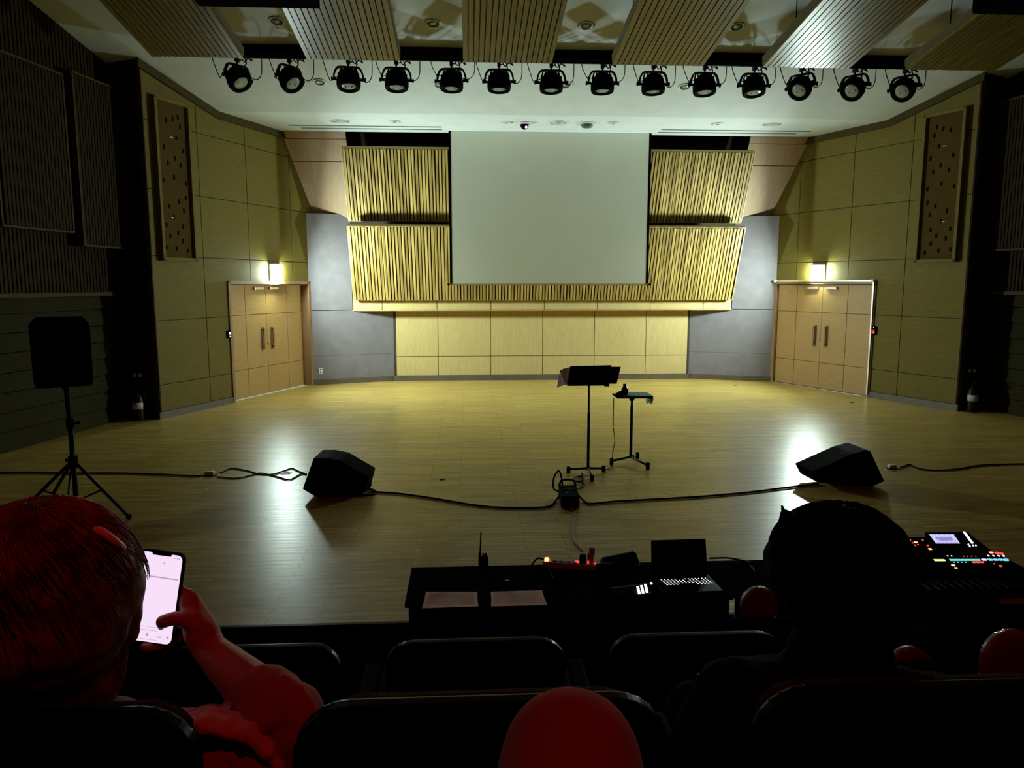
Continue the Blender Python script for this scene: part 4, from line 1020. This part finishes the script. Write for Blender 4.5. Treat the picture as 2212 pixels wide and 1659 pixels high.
# ---------------------------------------------------------------- people
SPH = []
for j_ in range(1, 8):
    for k_ in range(14): SPH.append(V((math.sin(math.pi * j_ / 8) * math.cos(2 * math.pi * k_ / 14), math.sin(math.pi * j_ / 8) * math.sin(2 * math.pi * k_ / 14), math.cos(math.pi * j_ / 8))))
def ball(mb, c, r_):
    vs = [mb.bm.verts.new(V(c) + q * r_) for q in SPH]; a = mb.bm.verts.new(V(c) + V((0, 0, r_))); z = mb.bm.verts.new(V(c) - V((0, 0, r_))); F_ = mb.bm.faces.new
    for k in range(14):
        k2 = (k + 1) % 14; F_((a, vs[k], vs[k2])); F_((z, vs[84 + k2], vs[84 + k]))
        for j in range(6): F_((vs[j * 14 + k], vs[j * 14 + 14 + k], vs[j * 14 + 14 + k2], vs[j * 14 + k2]))
def caps(mb, L, m=0):
    for c in L:
        p0, r0, p1, r1 = V(c[0]), c[1], V(c[2]), c[3]
        ball(mb, p0, r0); ball(mb, p1, r1); mb.cyl(p0, p1, r0, r1, 16, m)
    return mb
def ell(mb, c, rad, rot=None, m=0):
    T = Matrix.Translation(V(c)) @ (rot.to_4x4() if rot is not None else Matrix()) @ Matrix.Diagonal((*rad, 1)); mb.sph((0, 0, 0), 1, m, 20, mx=T); return mb
def skinned(mb, name, parent, voxel=.006, sm=6, wob=0.0, seed=0):
    o = mb.build(name, parent)
    a = o.modifiers.new('remesh', 'REMESH'); a.mode = 'VOXEL'; a.voxel_size = voxel; a.use_smooth_shade = True
    s_ = o.modifiers.new('smooth', 'SMOOTH'); s_.factor = .5; s_.iterations = sm
    dg = bpy.context.evaluated_depsgraph_get(); dg.update()
    me = bpy.data.meshes.new_from_object(o.evaluated_get(dg)); o.modifiers.clear(); old = o.data; o.data = me; bpy.data.meshes.remove(old); me.name = name
    if wob:
        for v in me.vertices:
            v.co += v.normal * wob * (noise.noise(v.co * 22 + V((seed, 0, 0))) + .5 * noise.noise(v.co * 60))
    if not me.materials: me.materials.append(mb.mats[0] if not isinstance(mb.mats[0], str) else M[mb.mats[0]])
    for f in me.polygons: f.use_smooth = True
    return o
def head_skin(mb, c, fw, s=1.0):
    """cranium, jaw, nose, brow, ears around centre c, facing fw"""
    fw = V(fw).normalized(); rt = fw.cross(V((0, 0, 1))).normalized(); up = rt.cross(fw)
    rot = Matrix((rt, fw, up)).transposed()
    P = lambda x, y, z: V(c) + (rt * x + fw * y + up * z) * s
    ell(mb, P(0, -.012, .03), (.074 * s, .092 * s, .085 * s), rot); ell(mb, P(0, .028, -.045), (.058 * s, .062 * s, .070 * s), rot)
    ell(mb, P(0, .066, -.092), (.026 * s, .022 * s, .020 * s), rot)
    caps(mb, [(P(0, .088, .012), .008 * s, P(0, .108, -.025), .014 * s)])
    ell(mb, P(0, .083, .028), (.052 * s, .018 * s, .012 * s), rot); ell(mb, P(0, .085, -.055), (.024 * s, .014 * s, .008 * s), rot); ell(mb, P(0, .083, -.067), (.020 * s, .013 * s, .007 * s), rot)
    for sx in (-1, 1):
        ell(mb, P(sx * .040, .070, -.018), (.022 * s, .018 * s, .020 * s), rot); ell(mb, P(sx * .030, .080, .010), (.014 * s, .009 * s, .008 * s), rot)
        ell(mb, P(sx * .078, -.008, -.005), (.010 * s, .019 * s, .031 * s), rot)
    return P
def strands(mb, c, rad, tilt, n, seed, r_=.0035, top=.9, zlim=-.5, m=0, skip=None):
    rnd = random.Random(seed)
    for i in range(n):
        a = rnd.random() * 2 * math.pi; ph0 = .12 + rnd.random() * .5; ph1 = ph0 + .5 + rnd.random() * .8; pts = []
        for k in range(5):
            ph = ph0 + (ph1 - ph0) * k / 4; aa = a + tilt * k / 4 + rnd.uniform(-.05, .05); q = 1.0 + rnd.uniform(-.01, .025)
            pts.append(V(c) + V((rad[0] * math.sin(ph) * math.cos(aa) * q, rad[1] * math.sin(ph) * math.sin(aa) * q, rad[2] * math.cos(ph) * q)))
        mb.tube(pts, r_ * rnd.uniform(.6, 1.3), 5, m, 3, taper=(.7, .25))
    return mb

# -- phone and the person holding it
PC = on_y(337, 1291, 1.24); PD = (PC - EYE).dot(FWD)
def hp(px, py, off=0.0): return EYE + ray(px, py) * (PD - off)        # off: metres towards the camera
a8 = R(8); PU = UPV * math.cos(a8) + RGT * math.sin(a8); PR = RGT * math.cos(a8) - UPV * math.sin(a8)
PM = Matrix((PR, PU, -FWD)).transposed().to_4x4(); PM.translation = PC
ph = empty('smartphone', mx=PM, label='smartphone with a bright white screen held up by the red-haired person', cat='phone')
def rrect(w_, h_, r_, n=6):
    P = []
    for cx_, cy_, a0 in ((w_ - r_, h_ - r_, 0), (-w_ + r_, h_ - r_, 90), (-w_ + r_, -h_ + r_, 180), (w_ - r_, -h_ + r_, 270)):
        for i in range(n + 1): a = R(a0 + 90 * i / n); P.append((cx_ + r_ * math.cos(a), cy_ + r_ * math.sin(a)))
    return P
b = MB('black'); b.prism([(x, y, -.008) for x, y in rrect(.039, .079, .012)], (0, 0, .008), bev=.0015); b.build('case', ph)
b = MB('screenglow')
P = rrect(.0355, .0755, .009); P = P[:7] + [(.017, .0755), (.0155, .0715), (-.0155, .0715), (-.017, .0755)] + P[7:]
b.prism([(x, y, .0) for x, y in P], (0, 0, .0008)); sc_ = b.build('screen', ph)
b = MB('screenui')
for x0_, x1_, y0_, y1_ in ((-.030, .033, .034, .0362), (-.030, .010, -.056, -.0553), (-.030, .010, -.050, -.0495), (-.008, -.004, -.066, -.061), (.012, .018, -.066, -.064), (.027, .031, -.066, -.062), (-.018, .012, -.0715, -.0708), (.020, .024, .0695, .0705), (.026, .031, .0693, .0708), (.005, .008, .058, .061)):
    b.quad([(x0_, y0_, .0010), (x1_, y0_, .0010), (x1_, y1_, .0010), (x0_, y1_, .0010)])
b.build('screen_marks', sc_)

HC = on_y(134, 1276, 1.10)
w_o = empty('person', (-2.42, 1.2, .86), label='seated person with auburn bob hair in a ruffled pale blouse, holding up a lit phone', cat='person')
w_o.location = (0, 0, 0)
b = MB('skin')
WR = hp(452, 1402, .0); EL = on_y(612, 1550, 1.07); SH = V((-2.30, 1.13, 1.56)); LS = V((-2.62, 1.14, 1.56))
NK = V((-2.44, 1.15, 1.62)); CH = V((-2.44, 1.22, 1.46)); HIP = V((-2.42, 1.22, 1.28))
fw = V((.85, .42, -.40))
PH = head_skin(b, HC, fw)
caps(b, [(NK, .05, HC + V((0, 0, -.06)), .048), (CH, .10, NK + V((0, 0, -.05)), .07), (HIP, .13, CH, .115), (CH + V((0, 0, .06)), .06, SH, .05), (CH + V((0, 0, .06)), .06, LS, .05)])
caps(b, [(SH, .047, EL, .040), (EL, .040, EL.lerp(WR, .35), .041), (EL.lerp(WR, .35), .041, WR, .027)])
caps(b, [(LS, .047, V((-2.66, 1.28, 1.32)), .038), (V((-2.66, 1.28, 1.32)), .038, V((-2.52, 1.44, 1.40)), .026), (V((-2.52, 1.44, 1.40)), .028, V((-2.47, 1.49, 1.40)), .03)])
for sx in (-.1, .1):
    caps(b, [(HIP + V((sx, 0, -.0)), .085, V((-2.42 + sx, 1.58, 1.30)), .058), (V((-2.42 + sx, 1.58, 1.30)), .058, V((-2.42 + sx, 1.52, .93)), .036), (V((-2.42 + sx, 1.50, .91)), .034, V((-2.42 + sx, 1.66, .89)), .028)])
    
# hand: palm, four fingers behind the phone, thumb across the screen
caps(b, [(WR, .027, hp(436, 1366, .0), .029), (hp(436, 1366, .0), .030, hp(411, 1306, -.012), .019), (hp(436, 1366, .0), .028, hp(420, 1340, .004), .022), (hp(411, 1300, -.012), .019, hp(404, 1290, -.014), .0155)])
for pts_, rr in (([(404, 1288, -.014), (382, 1268, -.027), (350, 1258, -.025), (318, 1258, -.022)], .0095), ([(404, 1300, -.016), (370, 1288, -.032), (330, 1286, -.028), (300, 1290, -.022)], .0098),
                 ([(408, 1322, -.016), (368, 1318, -.031), (325, 1320, -.026), (296, 1326, -.02)], .0092), ([(418, 1350, -.012), (385, 1378, -.022), (345, 1394, -.012), (312, 1397, .0)], .0085)):
    for q0, q1 in zip(pts_[:-1], pts_[1:]): caps(b, [(hp(*q0), rr * 1.05, hp(*q1), rr)])
caps(b, [(hp(428, 1352, .010), .020, hp(402, 1337, .020), .0145), (hp(402, 1337, .020), .014, hp(374, 1336, .023), .0118), (hp(374, 1336, .023), .0115, hp(351, 1343, .020), .0115), (hp(351, 1343, .020), .0105, hp(348, 1354, .012), .0065)])
wb = skinned(b, 'body', w_o, .0042, 4)
b = MB('blouse')
caps(b, [(HIP + V((0, 0, .02)), .150, CH, .135), (CH, .132, NK + V((0, 0, -.06)), .08), (CH + V((0, .0, .05)), .085, SH, .066), (CH + V((0, 0, .05)), .085, LS, .066), (SH, .066, SH.lerp(EL, .8) + V((.0, -.02, -.035)), .072), (LS, .062, V((-2.65, 1.24, 1.38)), .06)])
caps(b, [(on_y(410, 1632, 1.05), .055, on_y(565, 1665, 1.04), .058), (on_y(420, 1700, 1.08), .07, on_y(560, 1740, 1.06), .07)])
skinned(b, 'blouse', w_o, .007, 6, .006, 3)
b = MB('blouse')
caps(b, [(EL + V((.015, -.01, -.02)), .058, EL.lerp(WR, .22), .055), (EL + V((.02, -.01, .01)), .045, EL + V((.03, -.02, -.06)), .055)])
for k in range(4):
    q = EL.lerp(WR, .24 - k * .07); b.tube([q + V((-.05, -.02, -.035 - .006 * k)), q + V((-.01, -.058, .01)), q + V((.045, -.02, .045))], .011, 8, sub=5)
skinned(b, 'sleeve_cuff', w_o, .005, 4, .004, 8)
b = MB('ruffle'); rnd = random.Random(5)
RP = [(352, 1600), (378, 1577), (408, 1560), (438, 1546), (470, 1549), (500, 1563), (530, 1563), (556, 1580), (585, 1603), (606, 1632), (612, 1670)]
RQ = spline([on_y(px, py, 1.02) for px, py in RP], 6)
for i, (a, c) in enumerate(zip(RQ[:-1], RQ[1:])):
    wv = .008 * math.sin(i * 1.15); dr = .007 + .002 * math.sin(i * .7)
    b.sph(a + V((0, wv - .01, -.004)), dr + .004, 0, 10, sc=(1.0, 1.2, 1.1)); b.sph(a + V((0, wv * .5 + .02, -.02)), dr + .012, 0, 10)
skinned(b, 'ruffle', w_o, .004, 3, .004, 2)
b = MB('darkcloth')
for sx in (-.1, .1): caps(b, [(HIP + V((sx, 0, -.01)), .105, V((-2.42 + sx, 1.57, 1.30)), .075), (V((-2.42 + sx, 1.58, 1.29)), .075, V((-2.42 + sx, 1.525, 1.02)), .055)])
skinned(b, 'trousers', w_o, .009, 5)
b = MB('hair_red')
ell(b, HC + V((-.015, -.01, .03)), (.126, .118, .112)); ell(b, HC + V((-.02, -.02, -.03)), (.122, .105, .12)); ell(b, HC + V((-.03, .0, -.11)), (.112, .09, .12)); caps(b, [(HC + V((-.04, .0, -.14)), .09, HC + V((-.05, .02, -.24)), .08)]); ell(b, HC + V((.058, .01, .0)), (.052, .07, .080))
caps(b, [(HC + V((.078, .03, .0)), .026, HC + V((.078, .02, -.08)), .020)])
hr = skinned(b, 'hair', w_o, .006, 5, .004, 6)
b = MB('hair_red'); strands(b, HC + V((-.015, -.012, .028)), (.127, .120, .114), .5, 750, 11, .0018); strands(b, HC + V((-.02, -.02, -.03)), (.124, .108, .124), .3, 600, 12, .0018); strands(b, HC + V((.050, .005, .004)), (.066, .082, .092), .2, 160, 13, .0018); strands(b, HC + V((-.03, .0, -.11)), (.114, .093, .125), .2, 300, 14, .0018); b.build('hair_strands', hr)
q = HC + V((.088, -.030, .092))
b = MB('white'); b.tube([q + V((-.03, 0, .012)), q + V((-.005, -.01, .010)), q + V((.012, -.005, -.008)), q + V((.012, .01, -.022))], .0065, 8); b.build('hair_clip', hr)
for nm, dx in (('left', -.03), ('right', .03)):
    b = MB('white'); e = PH(dx, .088, .012); b.sph(e, .009, 0, 12); b.build('eye', w_o)

# -- black-haired person at right
HM = on_y(1805, 1222, 1.25)
m_o = empty('person', label='seated person with short black hair in dark clothes, seen from behind at lower right', cat='person')
b = MB('skin'); X0 = HM.x
NK = V((X0, 1.22, 1.66)); CH = V((X0, 1.24, 1.46)); HIP = V((X0 + .02, 1.25, 1.29)); SR = V((X0 + .195, 1.20, 1.53)); SLF = V((X0 - .20, 1.18, 1.585))
PMn = head_skin(b, HM + V((0, .01, -.01)), (-.12, 1, -.28), 1.0)
caps(b, [(NK, .056, HM + V((0, .0, -.06)), .052), (CH, .13, NK + V((0, 0, -.09)), .085), (HIP, .14, CH, .13), (CH + V((0, 0, .08)), .07, SR, .055), (CH + V((0, 0, .08)), .07, SLF, .055)])
for sx, S_ in ((1, SR), (-1, SLF)):
    e = V((X0 + sx * .26, 1.28, 1.34)); w2_ = V((X0 + sx * .12, 1.50, 1.40))
    caps(b, [(S_, .054, e, .044), (e, .043, w2_, .029), (w2_, .03, w2_ + V((-sx * .03, .06, .0)), .03)])
    for k in range(4):
        k0 = w2_ + V((-sx * .03 + (k - 1.5) * .019, .08, .004)); caps(b, [(k0, .0105, k0 + V((0, .035, -.012)), .0095), (k0 + V((0, .035, -.012)), .0095, k0 + V((0, .045, -.04)), .0085)])
    caps(b, [(w2_ + V((-sx * .055, .02, .0)), .012, w2_ + V((-sx * .085, .06, -.005)), .010)])
    caps(b, [(HIP + V((sx * .1, 0, 0)), .09, V((X0 + sx * .13, 1.60, 1.31)), .062), (V((X0 + sx * .13, 1.60, 1.31)), .06, V((X0 + sx * .13, 1.53, .94)), .038), (V((X0 + sx * .13, 1.51, .91)), .036, V((X0 + sx * .14, 1.70, .895)), .03)])
skinned(b, 'body', m_o, .006, 5)
b = MB('darkcloth')
caps(b, [(NK + V((0, 0, -.06)), .10, NK + V((0, -.01, .015)), .083), (HIP, .165, CH, .158), (CH, .155, NK + V((0, 0, -.09)), .10), (CH + V((0, 0, .08)), .095, SR, .075), (CH + V((0, 0, .08)), .095, SLF, .075), (SR, .073, V((X0 + .25, 1.26, 1.40)), .064), (SLF, .073, V((X0 - .25, 1.26, 1.40)), .064)])
skinned(b, 'shirt', m_o, .009, 6, .005, 4)
b = MB('darkcloth')
for sx in (-1, 1): caps(b, [(HIP + V((sx * .1, 0, 0)), .11, V((X0 + sx * .13, 1.59, 1.31)), .078), (V((X0 + sx * .13, 1.60, 1.30)), .078, V((X0 + sx * .13, 1.535, .98)), .056)])
skinned(b, 'trousers', m_o, .009, 5)
b = MB('hair_black')
ell(b, HM + V((.0, -.012, .022)), (.117, .112, .092)); ell(b, HM + V((.012, -.03, -.04)), (.112, .088, .115)); caps(b, [(HM + V((.01, -.02, -.09)), .085, HM + V((.01, -.02, -.15)), .07)]); ell(b, HM + V((.075, .0, -.02)), (.06, .08, .065)); ell(b, HM + V((-.06, .0, .0)), (.062, .08, .07))
q = on_y(1694, 1112, 1.25); caps(b, [(q, .010, q + V((.02, 0, -.04)), .03)])
hr = skinned(b, 'hair', m_o, .006, 4, .008, 9)
b = MB('hair_black'); strands(b, HM + V((0, -.012, .02)), (.120, .113, .096), .25, 200, 21, .004); b.tube([on_y(1700, 1130, 1.25), on_y(1694, 1110, 1.25), on_y(1689, 1092, 1.25)], .008, 6, taper=(1, .2)); b.build('hair_strands', hr)

# -- the viewer: raised knee at the bottom of the view
KN = on_y(1243, 1530, .50) + V((0, .02, -.056)); HX = -1.80
v_o = empty('person', label='seated viewer in light trousers, only one raised knee showing at bottom centre', cat='person')
HIP = V((HX, .0, 1.70)); CH = V((HX, -.14, 2.0)); NK = V((HX, -.18, 2.14)); HV = V((HX, -.20, 2.30))
b = MB('skin')
head_skin(b, HV, (0, 1, -.1))
caps(b, [(NK, .055, HV + V((0, -.02, -.06)), .052), (HIP, .13, CH, .12), (CH, .12, NK, .07)])
for sx in (-1, 1):
    S_ = V((HX + sx * .19, -.16, 2.07)); e = V((HX + sx * .26, -.02, 1.84)); w2_ = V((HX + sx * .16, .17, 1.80))
    caps(b, [(CH + V((0, 0, .06)), .07, S_, .055), (S_, .054, e, .043), (e, .042, w2_, .029), (w2_, .03, w2_ + V((0, .07, -.01)), .03)])
    for k in range(4):
        k0 = w2_ + V(((k - 1.5) * .019, .09, -.008)); caps(b, [(k0, .0105, k0 + V((0, .04, -.02)), .0095)])
    caps(b, [(w2_ + V((-sx * .03, .03, 0)), .012, w2_ + V((-sx * .06, .07, -.01)), .010)])
caps(b, [(HIP + V((.08, 0, 0)), .08, KN, .046), (KN, .046, V((KN.x - .01, .38, 1.63)), .036), (V((KN.x - .01, .36, 1.615)), .036, V((KN.x, .50, 1.60)), .03)])
caps(b, [(HIP + V((-.08, 0, 0)), .08, V((HX - .12, .42, 1.66)), .052), (V((HX - .12, .42, 1.66)), .052, V((HX - .12, .40, 1.27)), .036), (V((HX - .12, .38, 1.25)), .034, V((HX - .12, .54, 1.235)), .03)])
skinned(b, 'body', v_o, .006, 5)
b = MB('trouser')
caps(b, [(HIP, .15, HIP + V((0, 0, .04)), .15), (HIP + V((.08, 0, 0)), .10, KN.lerp(HIP, .3), .072), (KN.lerp(HIP, .3), .072, KN, .055), (KN, .055, KN.lerp(V((KN.x - .02, .38, 1.63)), .5), .072), (KN.lerp(V((KN.x - .02, .38, 1.63)), .5), .072, V((KN.x - .02, .39, 1.68)), .066)])
caps(b, [(HIP + V((-.08, 0, 0)), .10, V((HX - .12, .42, 1.66)), .068), (V((HX - .12, .42, 1.66)), .068, V((HX - .12, .40, 1.32)), .05)])
skinned(b, 'trousers', v_o, .007, 7)
b = MB('darkcloth')
caps(b, [(HIP + V((0, -.01, .06)), .155, CH, .145), (CH, .142, NK + V((0, 0, -.02)), .085)])
for sx in (-1, 1): caps(b, [(CH + V((0, 0, .06)), .085, V((HX + sx * .19, -.16, 2.07)), .07), (V((HX + sx * .19, -.16, 2.07)), .068, V((HX + sx * .245, -.06, 1.90)), .06)])
skinned(b, 'shirt', v_o, .009, 6)
b = MB('hair_black'); ell(b, HV + V((0, -.03, .045)), (.09, .10, .085)); skinned(b, 'hair', v_o, .007, 4, .004)
